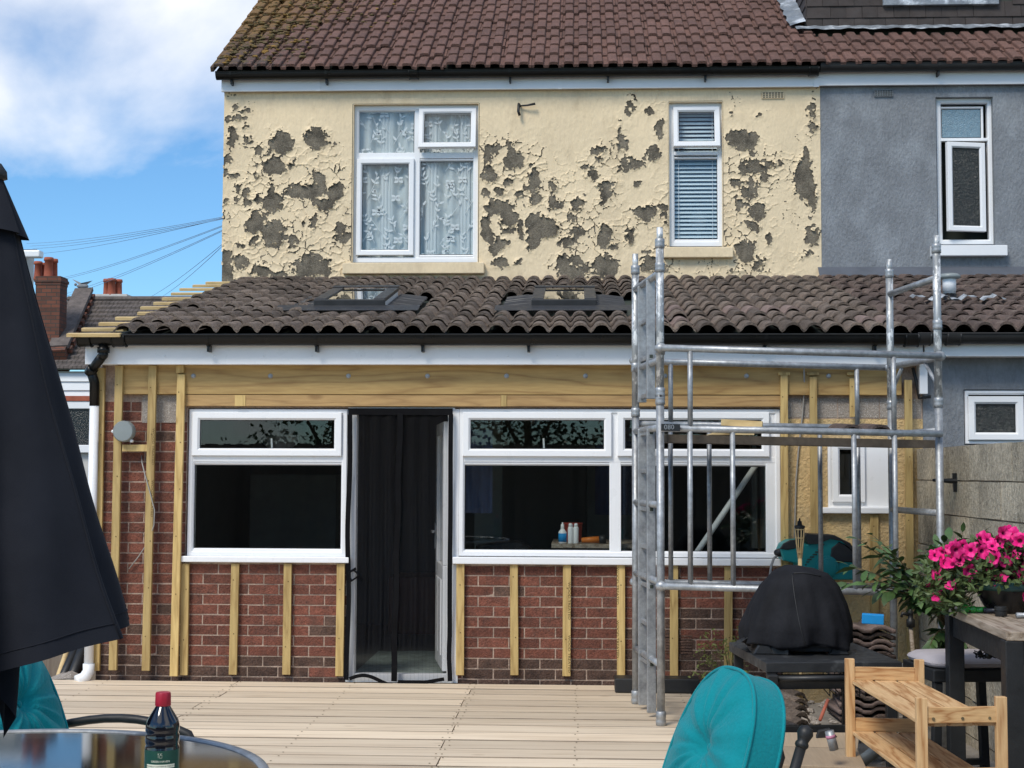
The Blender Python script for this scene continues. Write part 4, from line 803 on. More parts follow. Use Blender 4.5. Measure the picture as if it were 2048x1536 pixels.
# ================================================================== NEIGHBOUR'S EXTENSION
ne = thing('grey_extension', 'blue-grey single storey extension beyond the block wall', 'extension', (4, 0, -.6))
WN = rect(1928, 2075, 779, 890, 0)
wall_with_holes(EXR+.003, 7, -.6, 2.44, .0, .25, [WN]).build('wall', M['grey_render'], ne)
pvc_window(ne, rect(1930, 2073, 781, 888, .01), .01, [gl(1951, 2031, 808, 865, .01, 'sash', 0, M['frost'])], M['frost'], .08, .03)
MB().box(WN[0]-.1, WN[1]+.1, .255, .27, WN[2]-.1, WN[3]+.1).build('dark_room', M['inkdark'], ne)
MB().box(EXR-.02, 7, FY-.01, FY+.015, Zw(713, 1950, FY), Zw(683, 1950, FY)).build('fascia', M['pvc_old'], ne, bevel=.003)
MB().box(EXR-.02, 7, FY+.016, -.001, Zw(713, 1950, FY)+.004, Zw(713, 1950, FY)+.014).build('soffit', M['pvc_old'], ne)
a = rect(1838, 1854, 725, 788, -.08); MB().box(a[0], a[1], -.1, -.004, a[2], a[3]).build('corner_board', M['pvc'], ne, bevel=.003)
mb = MB(); q = P(1832, 735, -.06); mb.tube([(q.x-.02, -.05, q.z), (q.x+.0, -.06, q.z-.10), (q.x+.02, -.06, q.z-.22), (q.x+.10, -.06, q.z-.21)], .012, 6); mb.build('cable_tail', M['gutter_old'], ne, smooth=True)
gutter(ne, Xw(1832, 680, GY), 7, GY, Zw(669, 1950, GY), .058, M['gutter_old'], [], [Xw(1846, 680, GY), Xw(1905, 680, GY)])
rfn = MB().add([(EXR+.01, EY+.04, EZ-.02), (7, EY+.04, EZ-.02), (7, Y2-.006, EZ-.02+(Y2-EY-.05)*math.tan(EP)), (EXR+.01, Y2-.006, EZ-.02+(Y2-EY-.05)*math.tan(EP))], [(0, 1, 2, 3)]).build('roof', M['inkdark'], ne)
tiled_slope(rfn, X0+NXT*lw, 14, lw, EY, EZ+.003, EP, EG, NR, [to], jitter=.012, lift=.02)
q = slope_pt(1899, 600, .05)
vp = MB().lathe([(.052, -.1), (.052, .07), (.055, .07), (.055, .20)], (q.x, q.y, q.z), 18).build('vent_pipe', M['pvc'], ne, smooth=True)
MB().lathe([(.055, .17), (.090, .18), (.090, .20), (.07, .215), (0, .22)], (q.x, q.y, q.z), 18).build('vent_cap', M['grey_box'], vp, local=True, smooth=True)
MB().lathe([(.056, -.08), (.057, .05), (.053, .05)], (q.x, q.y, q.z), 18).build('vent_collar', M['gutter'], vp, local=True, smooth=True)
mb = MB().grid(lambda u, v: (q.x-.35+u*.75, q.y-.1-v*.12, q.z+.02-v*.03+.015*math.sin(u*23)+.01*math.sin(u*57)), 30, 3); mb.build('mortar_fillet', M['lead'], ne, smooth=True)
mb = MB().grid(lambda u, v: (EXR-.1+u*4.5, Y2-.01-v*.10, EZ+(Y2-EY)*math.tan(EP)+.12-v*.10), 30, 3); mb.build('wall_flashing', pm('dark_flashing', (.08, .09, .11), .7), ne, smooth=True)

# ================================================================== BLOCK WALL
BX = 2.455
bwl = thing('block_wall', 'weathered concrete block garden wall along the right side', 'wall', (BX+.1, -2, -.16))
ZB = Zw(895, 1838, -.1)
core = MB().box(BX+.012, BX+.2, -6.6, -.02, -.3, ZB-.01).build('mortar_core', M['mortar'], bwl)
bvs = []
for k in range(4):
    b = MB().box(-.02, .21, 0, .44, 0, .216); rr = random.Random(k); b.v = [(x+rr.uniform(-.003, .003), y+rr.uniform(-.004, .004), z+rr.uniform(-.003, .003)) for x, y, z in b.v]; bvs.append(b.mesh('block', M['block']))
for r_ in range(9):
    z = ZB-.226*(r_+1); y = -.035+(.225 if r_ % 2 else 0)
    while y > -6.4:
        L = .44
        y1 = min(y, -.02)
        if y-.445 < -.05:
            yb = y-.444; sc_y = (y1-yb-.006)/.44
            inst('block', random.choice(bvs), core, (BX+.012+random.uniform(-.003, .003), yb, z), (0, 0, 0), (1, sc_y, 1))
        y -= .449
hk = P(1938, 962, -1.1)
solo(MB().tube([(BX+.005, hk.y, hk.z), (BX-.05, hk.y, hk.z+.0), (BX-.16, hk.y+.01, hk.z+.005)], [.02, .016, .009], 8).bar((BX-.02, hk.y, hk.z+.05), (BX-.015, hk.y, hk.z-.07), .03, .02), 'wall_hook', M['black_metal'], 'dark iron hook sticking out of the block wall', 'hook', smooth=False)

# ================================================================== BACKGROUND LEFT
DF = 30-CD
fh = thing('far_terrace', 'distant terrace with grey tiled roof, brick chimney and white cladding', 'house', (-9.5, DF, -.6))
def PF(px, py, dy=0): return P(px, py, DF+dy)
ea, eb = PF(60, 737), PF(560, 690)
re0, re1 = P(100, 601, DF+2.8), P(620, 598, DF+2.8)
zE = ea.z; zR = re0.z; xl, xr = PF(40, 700).x, PF(700, 700).x
nrow = 15
mb = MB()
for r_ in range(nrow):
    t0, t1 = r_/nrow, (r_+1)/nrow
    y0, y1, z0, z1 = DF+t0*2.8, DF+t1*2.8, zE+t0*(zR-zE), zE+t1*(zR-zE)
    ncol = 74
    for i in range(ncol):
        xa = xl+(xr-xl)*i/ncol; xb_ = xa+(xr-xl)/ncol*.9; h = .045+.012*random.random()
        mb.add([(xa, y0, z0+h), (xb_, y0, z0+h), (xb_, y1+.03, z1+.012), (xa, y1+.03, z1+.012), (xa, y0, z0), (xb_, y0, z0)], [(0, 1, 2, 3), (4, 5, 1, 0)])
o = mb.build('roof_tiles', M['slate'], fh, kind='stuff')
MB().add([(xl, DF+.0, zE-.03), (xr, DF+.0, zE-.03), (xr, DF+2.8, zR-.02), (xl, DF+2.8, zR-.02), (xr, DF+5.6, zE-.02), (xl, DF+5.6, zE-.02)], [(0, 1, 2, 3), (3, 2, 4, 5)]).build('roof', M['inkdark'], fh)
mb = MB().tube([(xl, DF+2.8, zR+.03), (xr, DF+2.8, zR+.03)], .07, 8); mb.build('ridge', M['slate'], fh)
wall = MB().box(xl, xr, DF+.15, DF+5.4, -.6, zE-.05).build('wall', M['far_wall'], fh)
for i in range(7):
    z0 = zE-.08-(i+1)*.19; MB().add([(xl, DF+.10, z0), (xr, DF+.10, z0), (xr, DF+.135, z0+.185), (xl, DF+.135, z0+.185), (xl, DF+.15, z0), (xr, DF+.15, z0)], [(0, 1, 2, 3), (0, 4, 5, 1)]).build('cladding_board', M['clad'], fh)
a = rect(90, 215, 803, 905, DF+.08); MB().ring(a[0], a[1], a[2], a[3], .16, DF+.02, DF+.12).build('window', M['pvc'], fh); MB().box(a[0]+.1, a[1]-.1, DF+.07, DF+.09, a[2]+.1, a[3]-.1).build('pane', M['frost'], fh)
a = rect(90, 215, 792, 802, DF+.05); MB().box(a[0], a[1], DF+.0, DF+.1, a[2], a[3]).build('window_head', M['terracotta'], fh)
# raking parapet with a corbelled brick edge
pa, pb = PF(118, 700, .3), P(170, 584, DF+2.9)
mb = MB().bar((pa.x, pa.y, pa.z-.25), (pb.x, pb.y, pb.z-.25), .35, .55); mb.build('parapet', M['stack_brick'], fh); MB().bar((pa.x-.02, pa.y, pa.z+.06), (pb.x-.02, pb.y, pb.z+.06), .42, .09).build('parapet_coping', M['slate'], fh)
for i in range(9):
    t = (i+.5)/9; c_ = pa.lerp(pb, t); MB().bar((c_.x+.21, c_.y-.06, c_.z-.10), (c_.x+.21, c_.y+.06, c_.z-.02), .10, .12).build('dentil', M['stack_brick'], fh)
def stack(px0, px1, pyt, pyb, dy, pots, par, cap=None):
    a = rect(px0, px1, pyt, pyb, DF+dy); dp_ = (a[1]-a[0])*.8
    s = MB().box(a[0], a[1], DF+dy, DF+dy+dp_, a[2]-1.5, a[3]); w_ = a[1]-a[0]
    for k, (gz0, gz1, o_) in enumerate(((.02, .10, .02), (.10, .20, .055), (.20, .30, .02))): s.box(a[0]-o_*w_, a[1]+o_*w_, DF+dy-o_*w_, DF+dy+dp_+o_*w_, a[3]-gz1*w_*1.2, a[3]-gz0*w_*1.2)
    so_ = s.build('chimney', cap or M['stack_brick'], par)
    for (p, w2, pt, oy) in pots:
        q0 = P(p, pyt, DF+dy+oy); r0 = w2/2/(2844/(CD+DF+dy)); zt = P(p, pt, DF+dy+oy).z; h = zt-a[3]
        MB().lathe([(r0*1.05, -.05), (r0*1.02, 0), (r0*.95, h*.15), (r0*.85, h*.8), (r0*1.05, h*.82), (r0*1.05, h*.9), (r0*.95, h), (r0*.7, h), (r0*.7, h*.5)], (q0.x, DF+dy+oy, a[3]), 14).build('chimney_pot', M['terracotta'], so_, local=True, smooth=True)
stack(70, 119, 552, 700, .6, [(76, 17, 523, .35), (86, 14, 526, .55), (97, 19, 515, .15), (108, 15, 518, .4)], fh)
stack(189, 253, 588, 612, 3.6, [(213, 14, 558, .3), (223, 17, 557, .1), (237, 15, 559, .25)], fh, M['far_wall'])
fh2 = thing('far_eaves_house', 'distant house corner with white gutter just above the chimney pots', 'house', (-17, DF+6, -.6))
q = P(88, 505, DF+6); MB().box(q.x-5, q.x-.45, DF+6, DF+6.5, -.6, q.z-.05).build('wall', M['far_wall'], fh2)
MB().box(q.x-5, q.x-.0, DF+5.7, DF+6.0, q.z-.16, q.z+.02).build('gutter', M['pvc'], fh2, bevel=.03); MB().add([(q.x-5, DF+5.8, q.z+.05), (q.x-.1, DF+5.8, q.z+.05), (q.x-1.9, DF+8, q.z+.3), (q.x-5, DF+8, q.z+.3), (q.x-5, DF+5.8, q.z-.03), (q.x-.1, DF+5.8, q.z-.03)], [(0, 1, 2, 3), (4, 5, 1, 0)]).build('roof', M['slate'], fh2)
# gull
q = P(165, 580, DF+2.9); gl_ = thing('gull', 'small gull with raised wings perched on the far parapet', 'bird', tuple(q))
MB().sphere((0, 0, .09), .07, 10, 6, (2.1, .8, .8)).sphere((-.17, 0, .13), .035, 8, 5).build('body', M['bird'], gl_, local=True, smooth=True)
MB().add([(-.08, 0, .12), (.1, 0, .12), (.25, -.03, .22), (-.02, -.05, .16)], [(0, 1, 2, 3)]).add([(-.08, 0, .12), (.08, 0, .12), (-.2, .05, .24), (-.28, .05, .27)], [(0, 1, 2, 3)]).build('wing', M['bird'], gl_, local=True)
MB().tube([(0, -.02, .04), (0, -.02, -.02)], .006, 5).tube([(0, .02, .04), (0, .02, -.02)], .006, 5).build('leg', M['orange'], gl_, local=True)
# overhead wires
wires = [((68, 485), (445, 434)), ((75, 490), (445, 436)), ((80, 495), (445, 438)), ((88, 505), (445, 437)), ((120, 555), (445, 451)), ((122, 558), (445, 453)), ((125, 588), (445, 460)), ((128, 592), (445, 462)), ((290, 598), (445, 488)), ((315, 597), (445, 492))]
names = ['topmost', 'second', 'third', 'fourth', 'fifth', 'sixth', 'seventh', 'eighth', 'ninth', 'lowest']
for i, (a, b) in enumerate(wires):
    A, B = P(*a, DF+8), P(*b, 9.0); A = A+(A-B)*.08; pts = [A.lerp(B, t)-Vector((0, 0, .25*(4*t*(1-t))*.3)) for t in [k/10 for k in range(11)]]
    solo(MB().tube(pts, .0042, 5), 'overhead_wire', M['wire'], '%s of the thin overhead wires crossing the sky left of the house' % names[i] if i not in (1,) else 'second from top of the thin overhead wires left of the house', 'wire', 'overhead wires', smooth=True)
# leaning poles at the deck's left corner
for i, (a, b, r_, mt, lb) in enumerate((((118, 1350), (140, 1285), .022, 'bamboo', 'pale wooden pole leaning behind the deck corner'), ((128, 1352), (165, 1270), .04, 'black_plastic', 'black pipe leaning behind the deck, left of the thicker one'), ((146, 1354), (180, 1265), .05, 'black_plastic', 'thick black pipe leaning next to the white downpipe'))):
    A, B = P(*a, .6), P(*b, .9); A = A+(A-B)*.6
    solo(MB().tube([A, B], r_, 10), 'leaning_pole', M[mt], lb, 'pole', smooth=True)
rb = P(140, 1356, .35); rs_ = MB().sphere((rb.x, rb.y, rb.z-.02), .1, 9, 6, (1.6, 1, .6)); rs_.v = [(x+random.uniform(-.02, .02), y+random.uniform(-.02, .02), z+random.uniform(-.015, .015)) for x, y, z in rs_.v]
solo(rs_, 'rubble_stone', M['blockfine'], 'pale lump of rubble at the foot of the white downpipe', 'stone')
bk = MB().box(-9, EXL-.5, 2.2, 2.3, -.6, 1.4); solo(bk, 'side_fence', M['fence'], 'dark boarded fence in the side passage behind the parasol', 'fence')
#@@NEXT
# ================================================================== INSECT SCREEN (hung in the doorway)
scn = thing('insect_screen', 'black pleated insect mesh curtain hanging in the back doorway', 'door screen', ((d0+d1)/2, -.05, .0))
sx0, sx1 = Xw(697, 1000), Xw(906, 1000); zt_ = Zw(818, 800, -.04); xm = Xw(800, 1100)
def scr_y(u, v): return -.045-.010*math.sin(u*60)*(1-v)**2-.006*math.sin(u*23+2*v)
for a, b in ((sx0+.012, xm), (xm, sx1-.012)):
    MB().grid(lambda u, v, a=a, b=b: (a+u*(b-a)+.010*math.sin(v*9+a)*(1-v)+(.03*(1-v) if a < xm-.01 else -.02*(1-v))*(0 if (u < .02) else 1)*0, scr_y(u, v), .012+v*(zt_-.03)), 44, 20).build('mesh_panel', M['mesh'], scn, smooth=True)
fab = M['black_fabric']
def strip(pts, wd, name='binding'):
    pts = [Vector(p) for p in pts]; mb = MB(); n = len(pts); vs = []
    for i, p in enumerate(pts):
        d = (pts[min(i+1, n-1)]-pts[max(i-1, 0)]).normalized(); s = Vector((d.z, 0, -d.x)); vs += [p-s*wd/2, p+s*wd/2]
    mb.add(vs, [(2*i, 2*i+1, 2*i+3, 2*i+2) for i in range(n-1)]); return mb.build(name, fab, scn, smooth=True)
strip([(sx0, -.058, zt_-.02), (sx1, -.058, zt_-.02)], .05, 'header')
strip([(sx0+.012+.006*math.sin(t*11), -.058-.008*math.sin(t*17), zt_-.04-t*(zt_-.06)) for t in [k/24 for k in range(25)]], .036)
strip([(sx1-.014-.025*max(0, t-.75)*math.sin(t*30), -.058-.01*math.sin(t*13), zt_-.04-t*(zt_-.06)) for t in [k/24 for k in range(25)]], .034)
strip([(xm+.004*math.sin(t*21)-.03*t, -.066-.006*math.sin(t*60), zt_-.03-t*(zt_-.045)) for t in [k/40 for k in range(41)]], .042, 'magnetic_seam')
strip([(sx0+.03+t*(xm-sx0-.06), -.062, .03+.03*math.sin(t*math.pi*1.5)-.012*t) for t in [k/14 for k in range(15)]], .026)
strip([(xm+.0+t*(sx1-xm-.05), -.063, .012+.06*max(0, t-.6)) for t in [k/14 for k in range(15)]], .026)
q = P(706, 1145, -.07); MB().tube([(q.x, -.06, q.z+.02), (q.x+.05, -.075, q.z-.02), (q.x-.01, -.08, q.z-.06), (q.x-.03, -.07, q.z), (q.x+.02, -.06, q.z+.03)], .010, 6).build('tie_back', fab, scn, smooth=True)
# ================================================================== THINGS INSIDE THE ROOM
shz = Zw(1087, 1150, .2)
MB_ = MB
t_ = thing('window_table', 'dark table inside the room below the right window', 'table', (Xw(1150, 1088, .6), .6, .02))
MB().box(Xw(1105, 1088, .6), Xw(1225, 1088, .6)+.3, .14, .95, shz-.03, shz).build('tabletop', M['oldwood'], t_)
for xx in (Xw(1112, 1088, .6), Xw(1225, 1088, .6)+.25): MB().box(xx, xx+.05, .2, .25, .02, shz-.031).build('leg', M['black_paint'], t_)
q = P(1125, 1085, .2); b_ = thing('spray_bottle', 'white spray bottle with blue label inside the window', 'bottle', (q.x, .2, shz))
MB().lathe([(.028, 0), (.03, .01), (.03, .085), (.018, .10), (.012, .11)], (0, 0, 0), 16).build('body', M['white_item'], b_, local=True, smooth=True); MB().lathe([(.0305, .012), (.0305, .075)], (0, 0, 0), 16).build('label', M['blue'], b_, local=True, smooth=True); MB().lathe([(.012, .11), (.014, .115), (.012, .14), (.006, .145), (.006, .155)], (0, 0, 0), 12).build('nozzle', M['white_item'], b_, local=True, smooth=True)
for px, lb in ((1141, 'white aerosol can inside the window, beside the spray bottle'), (1152, 'white aerosol can inside the window, right of its twin')):
    q = P(px, 1085, .2); c_ = thing('aerosol_can', lb, 'can', (q.x, .2, shz), group='aerosol cans in the window'); MB().lathe([(.019, 0), (.02, .004), (.02, .115), (.015, .125)], (0, 0, 0), 14).build('can', M['white_item'], c_, local=True, smooth=True); MB().lathe([(.015, .125), (.015, .14), (.009, .15), (0, .15)], (0, 0, 0), 12).build('cap', M['white_item'], c_, local=True, smooth=True)
q = P(1146, 1040, .5); solo(MB().lathe([(.055, 0), (.065, .02), (.07, .13), (.074, .135), (.074, .145)], (q.x, .45, shz), 18), 'red_pot', M['redpot'], 'red pot standing behind the bottles inside the window', 'pot', smooth=True)
q = P(1182, 1077, .2); o_ = thing('power_tool', 'orange and black hand tool lying by the bottles inside the window', 'tool', (q.x, .2, shz)); MB().tube([(-.07, 0, .025), (.06, 0, .03)], [.018, .026], 10).build('body', M['orange'], o_, local=True, smooth=True); MB().tube([(.06, 0, .03), (.11, 0, .035)], [.03, .034], 10).build('head', M['black_plastic'], o_, local=True, smooth=True)
q0, q1 = P(1393, 1106, .15), P(1512, 930, .2); solo(MB().tube([q0-(q1-q0)*.4, q1+(q1-q0)*.15], .022, 12), 'leaning_tube', M['white_item'], 'pale tube leaning diagonally inside the right-hand window', 'tube', smooth=True)
a = rect(931, 985, 925, 1026, .4); solo(MB().grid(lambda u, v: (a[0]+u*(a[1]-a[0]), .4+.015*math.sin(u*18), a[2]+v*(a[3]-a[2]+.25)), 20, 2), 'hanging_cloth', M['curtainblue'], 'blue-grey cloth hanging inside the window right of the door', 'cloth', smooth=True)
a = rect(1190, 1225, 930, 1030, 1.6); solo(MB().grid(lambda u, v: (a[0]+u*(a[1]-a[0])*2.2, 1.6+.03*math.sin(u*14), a[2]+v*(a[3]-a[2]+.2)), 20, 2), 'navy_drape', pm('navy_drape', (.03, .05, .12), .9), 'dark navy drape deep inside the right-hand room', 'drape', smooth=True)
q = P(1030, 1085, .6); solo(MB().prism([(q.x-.30, .78), (q.x+.10, .78), (q.x+.15, .83), (q.x+.12, .95), (q.x+.05, 1.0), (q.x-.10, 1.0), (q.x-.30, .96)], .55, .8, .02), 'black_case', M['black_plastic'], 'rounded black case inside the window right of the door', 'case')
q = P(560, 880, 1.3); lp = thing('pendant_lamp', 'ribbed paper pendant lamp seen through the left top light', 'lamp', (q.x, 1.3, q.z))
MB().lathe([(.02, .09), (.10, .075), (.15, .03), (.15, -.02), (.09, -.07), (.02, -.09)], (0, 0, 0), 24, lambda t, r_, z: (r_*(1+.05*math.cos(t*12))*math.cos(t), r_*(1+.05*math.cos(t*12))*math.sin(t), z)).build('shade', pm('paper_shade', (.3, .33, .38), .9), lp, local=True, smooth=False)
MB().tube([(0, 0, .09), (0, 0, .38)], .004, 6).build('flex', M['white_item'], lp, local=True)
mt_ = MB().grid(lambda u, v: (d0+.02+u*(d1-d0-.1), .3+v*1.3, .026+.004*math.sin(u*9)*math.sin(v*11)), 16, 16); solo(mt_, 'floor_mat', pm('grey_green_mat', (.22, .27, .25), .9, var=.3, vs_=14), 'pale green patterned mat on the floor inside the doorway', 'mat', smooth=True)
solo(MB().box(-1.75, -.85, 2.9, 3.5, .02, .55), 'wooden_chest', pm('mahogany', (.12, .035, .02), .6), 'low reddish wooden chest deep inside the doorway', 'chest', bevel=.01)
solo(MB().box(-3.0, -2.2, 2.6, 3.3, .02, 1.5), 'room_cabinet', pm('room_cabinet_paint', (.16, .17, .16), .7), 'grey cabinet deep inside behind the left window', 'cabinet', bevel=.01)
solo(MB().box(.1, .55, 2.8, 3.3, .02, 1.95), 'room_cupboard', pm('room_cupboard_paint', (.2, .21, .19), .7), 'tall pale cupboard deep inside behind the right window', 'cupboard', bevel=.01)
solo(MB().grid(lambda u, v: (Xw(1500, 1000, .7)+u*.35, .7+.025*math.sin(u*34), .95+v*1.2), 40, 2), 'grey_curtain', pm('grey_curtain_cloth', (.13, .135, .13), .9), 'grey gathered curtain inside the far right of the right window', 'curtain', smooth=True)
solo(MB().box(-.85, -.62, 1.5, 1.58, .02, 2.2), 'room_post', pm('pale_post', (.20, .21, .19), .8), 'pale grey post inside behind the middle of the right window', 'post')
# ================================================================== SCAFFOLD TOWER
NL = Pz(1322, 1452, 0.0); FL = Pz(1272, 1408, 0.0)
dv_ = (FL-NL); ln = Vector((dv_.y, -dv_.x, 0)).normalized()*1.765
NRr, FR = NL+ln, FL+ln
twr = thing('scaffold_tower', 'galvanised scaffold tower with ladder end frame standing before the right window', 'scaffold', tuple((NL+FR)/2))
def zpx(px, py, c_): return P(px, py, c_.y).z
def std(c_, zb, zt, zj, mat, zcol, spx=True):
    MB().tube([(c_.x, c_.y, zb), (c_.x, c_.y, zj)], .0245, 14).build('standard', mat, twr, smooth=True)
    MB().tube([(c_.x, c_.y, zj+.001), (c_.x, c_.y, zt-.10)], .0245, 14).build('standard', M['galv_paint'], twr, smooth=True)
    MB().tube([(c_.x, c_.y, zt-.10), (c_.x, c_.y, zt)], .0195, 14).build('spigot', M['galv_paint'], twr, smooth=True)
    for z_ in zcol: MB().lathe([(.026, -.03), (.030, -.028), (.030, -.008), (.028, 0), (.030, .008), (.030, .028), (.026, .03)], (c_.x, c_.y, z_), 14).build('collar', M['galv'], twr, smooth=True)
zj = zpx(1320, 800, NL)
std(NL, 0.02, zpx(1320, 455, NL), zj, M['galv'], (zpx(1320, 487, NL), zpx(1320, 535, NL), zj, zpx(1320, 785, NL)-.0, zpx(1320, 700, NL)))
zjf = zpx(1270, 825, FL); std(FL, 0.02, zpx(1270, 508, FL), zjf, M['galv'], (zpx(1270, 540, FL), zjf, zpx(1270, 735, FL)))
zjr = zpx(1885, 805, NRr); std(NRr, -.15, zpx(1885, 471, NRr), zjr, M['galv'], (zpx(1885, 497, NRr), zjr, zpx(1885, 650, NRr)))
zjr2 = zpx(1780, 810, FR); std(FR, -.15, zpx(1780, 519, FR), zjr2, M['galv'], (zpx(1780, 547, FR), zjr2))
MB().lathe([(.022, 0), (.03, .005), (.032, .03), (.028, .045), (.031, .05), (.031, .085), (.026, .09)], (NL.x, NL.y, 0.0), 14).build('foot', M['galv'], twr, smooth=True)
MB().lathe([(.022, 0), (.03, .005), (.032, .03), (.028, .045), (.031, .05), (.031, .085), (.026, .09)], (FL.x, FL.y, 0.0), 14).build('foot', M['galv'], twr, smooth=True)
def lv(a, b, z0, z1=None, r_=.0215, name='transom', mat=None, ext=0): d = (b-a).normalized()*ext; return MB().tube([(a.x-d.x, a.y-d.y, z0), (b.x+d.x, b.y+d.y, z1 if z1 is not None else z0)], r_, 12).build(name, mat or M['galv'], twr, smooth=True)
ztl = zpx(1318, 545, NL); lv(NL, FL, ztl); ztr = zpx(1882, 556, NRr); lv(NRr, FR, ztr, name='transom', mat=M['galv'])
# ladder stiles and rungs in the left end frame
S1, S2 = NL.lerp(FL, .36), NL.lerp(FL, .72)
for s_i, (S, fx) in enumerate(((S1, 1302), (S2, 1285))):
    for (zt2, zb2) in ((ztl-.01, zpx(fx, 798 if s_i == 0 else 805, S)), (zpx(fx, 858, S), .03)):
        MB().bar((S.x, S.y, zb2), (S.x, S.y, zt2), .056, .028, tuple(ln)).build('ladder_stile', M['galv'], twr, bevel=.004)
zz = .33; k = 0
while zz < ztl-.15:
    if not (zpx(1302, 858, S1) < zz < zpx(1302, 800, S1)):
        MB().bar((S1.x, S1.y, zz), (S2.x, S2.y, zz), .028, .028).build('rung', M['galv'], twr, bevel=.004)
        nd = (FL-NL).normalized(); fc = S1-nd*.014
        fr_ = Vector((fc.x, fc.y, zz))
        if k % 2 == 0:
            MB().bar(fr_-nd*.0035, fr_+nd*.001, .034, .034).build('rung_socket', M['galv'], twr); MB().bar(fr_-nd*.0045, fr_+nd*.001, .022, .022).build('rung_hole', M['inkdark'], twr)
    zz += .2415; k += 1
for z_ in (zpx(1320, 1010, NL), zpx(1320, 1165, NL), zpx(1320, 1330, NL), zpx(1320, 720, NL)): lv(NL, FL, z_)
for z_ in (zpx(1885, 1026, NRr), zpx(1885, 1180, NRr), .25, zpx(1882, 715, NRr), zpx(1882, 862, NRr)): lv(NRr, FR, z_)
lv(NL, FL, zpx(1320, 855, NL))
q = NRr.lerp(FR, .25); MB().tube([(q.x, q.y, zpx(1860, 722, NRr)), (NRr.x, NRr.y, zpx(1884, 775, NRr))], .012, 8).build('brace', M['galv'], twr, smooth=True)
q = FR.lerp(NRr, .25); MB().tube([(q.x, q.y, zpx(1860, 722, NRr)), (FR.x, FR.y, zpx(1884, 775, NRr))], .012, 8).build('brace', M['galv'], twr, smooth=True)
# guard frames on the near and far side
dn = (NL-FL).normalized()*.045
def guard(A, B, off, y_t, y_m, y_b, bars_u, bars_l, pxs):
    a, b = A+off, B+off
    zt0, zt1 = zpx(pxs[0], y_t[0], A), zpx(pxs[1], y_t[1], B); zm0, zm1 = zpx(pxs[0], y_m[0], A), zpx(pxs[1], y_m[1], B); zb0_, zb1_ = zpx(pxs[0], y_b[0], A), zpx(pxs[1], y_b[1], B)
    lv(a, b, zt0, zt1, name='guard_rail'); lv(a, b, zm0, zm1, name='ledger'); lv(a, b, zb0_, zb1_, name='ledger', mat=M['galv'])
    zl = lambda z0, z1, t: z0+(z1-z0)*t
    for px in bars_u:
        t = (P(px, 800, a.y).x-a.x)/(b.x-a.x); c_ = a.lerp(b, t); MB().tube([(c_.x, c_.y, zl(zm0, zm1, t)), (c_.x, c_.y, zl(zt0, zt1, t))], .0165, 10).build('upright', M['galv'], twr, smooth=True)
    for px in bars_l:
        t = (P(px, 1000, a.y).x-a.x)/(b.x-a.x); c_ = a.lerp(b, t); MB().tube([(c_.x, c_.y, zl(zb0_, zb1_, t)), (c_.x, c_.y, zl(zm0, zm1, t))], .0165, 10).build('upright', M['galv'], twr, smooth=True)
    for c_, z_ in ((A, zt0), (B, zt1), (A, zb0_), (B, zb1_)): MB().sphere((c_.x+off.x*.6, c_.y+off.y*.6, z_), .036, 10, 6, (1.1, .8, .9)).build('coupler', M['galv'], twr, smooth=True)
guard(NL, NRr, dn, (697, 713), (857, 868), (1171, 1187), (1381, 1803), (1381, 1468, 1720, 1806), (1330, 1880))
guard(FL, FR, -dn*.6, (721, 735), (847, 856), (1164, 1174), (1342, 1727), (1342, 1421, 1650, 1730), (1275, 1780))
zp0, zp1 = zpx(1330, 864, NL)-.0, zpx(1880, 876, NRr)-.0
pl = MB().add([tuple(NL.lerp(FL, .08)+ln*.03+Vector((0, 0, zp0-.012))), tuple(NL.lerp(FL, .08)+ln*1.0+Vector((0, 0, zp1-.012))), tuple(NL.lerp(FL, .92)+ln*1.0+Vector((0, 0, zp1-.0))), tuple(NL.lerp(FL, .92)+ln*.03+Vector((0, 0, zp0-.0)))], [(0, 1, 2, 3)])
vs0 = list(pl.v); pl.add([(x, y, z-.05) for x, y, z in vs0], [(3, 2, 1, 0)]); pl.add([vs0[i] for i in (0, 1, 2, 3)]+[(x, y, z-.05) for x, y, z in vs0], [(0, 1, 5, 4), (1, 2, 6, 5), (2, 3, 7, 6), (3, 0, 4, 7)])
pl.build('platform', M['plydeck'], twr)
q = P(1338, 855, NL.y-.03); pt_ = MB().bar((q.x-.05, NL.y-.072, q.z), (q.x+.065, NL.y-.065, q.z-.002), .005, .043, (0, 1, 0)).build('number_plate', M['black_plastic'], twr)
text_mesh('080', .042, M['galv'], lambda u, v: (q.x-.002+u, NL.y-.0745, q.z+v), 'numerals', pt_, local=True)
ptop = lambda px, t: (lambda c_: (c_.x, c_.y, zp0+(zp1-zp0)*((P(px, 850, NL.y).x-NL.x)/ln.x)-.006))(NL.lerp(FL, t)+ln*((P(px, 850, NL.lerp(FL, t).y).x-NL.lerp(FL, t).x)/ln.x))
wlabels = ['long wooden wedge lying on the scaffold platform', 'short sawn block at the right end of the wood on the scaffold platform', 'batten offcut lying across the wood on the scaffold platform']
p = Vector(ptop(1455, .78))+Vector((0, 0, .012)); solo(MB().prism([(-.13, 0), (.12, 0), (.15, .075), (.03, .06)], -.04, .04, .004).xf(Matrix.Translation(p) @ Matrix.Rotation(.2, 4, 'Z')), 'timber_offcut', M['offcut'], wlabels[0], 'timber', 'timber offcuts on the platform')
p = Vector(ptop(1492, .62))+Vector((0, 0, .012)); solo(MB().box(-.09, .06, -.035, .035, 0, .045), 'timber_offcut', M['offcut'], wlabels[1], 'timber', 'timber offcuts on the platform').location = p
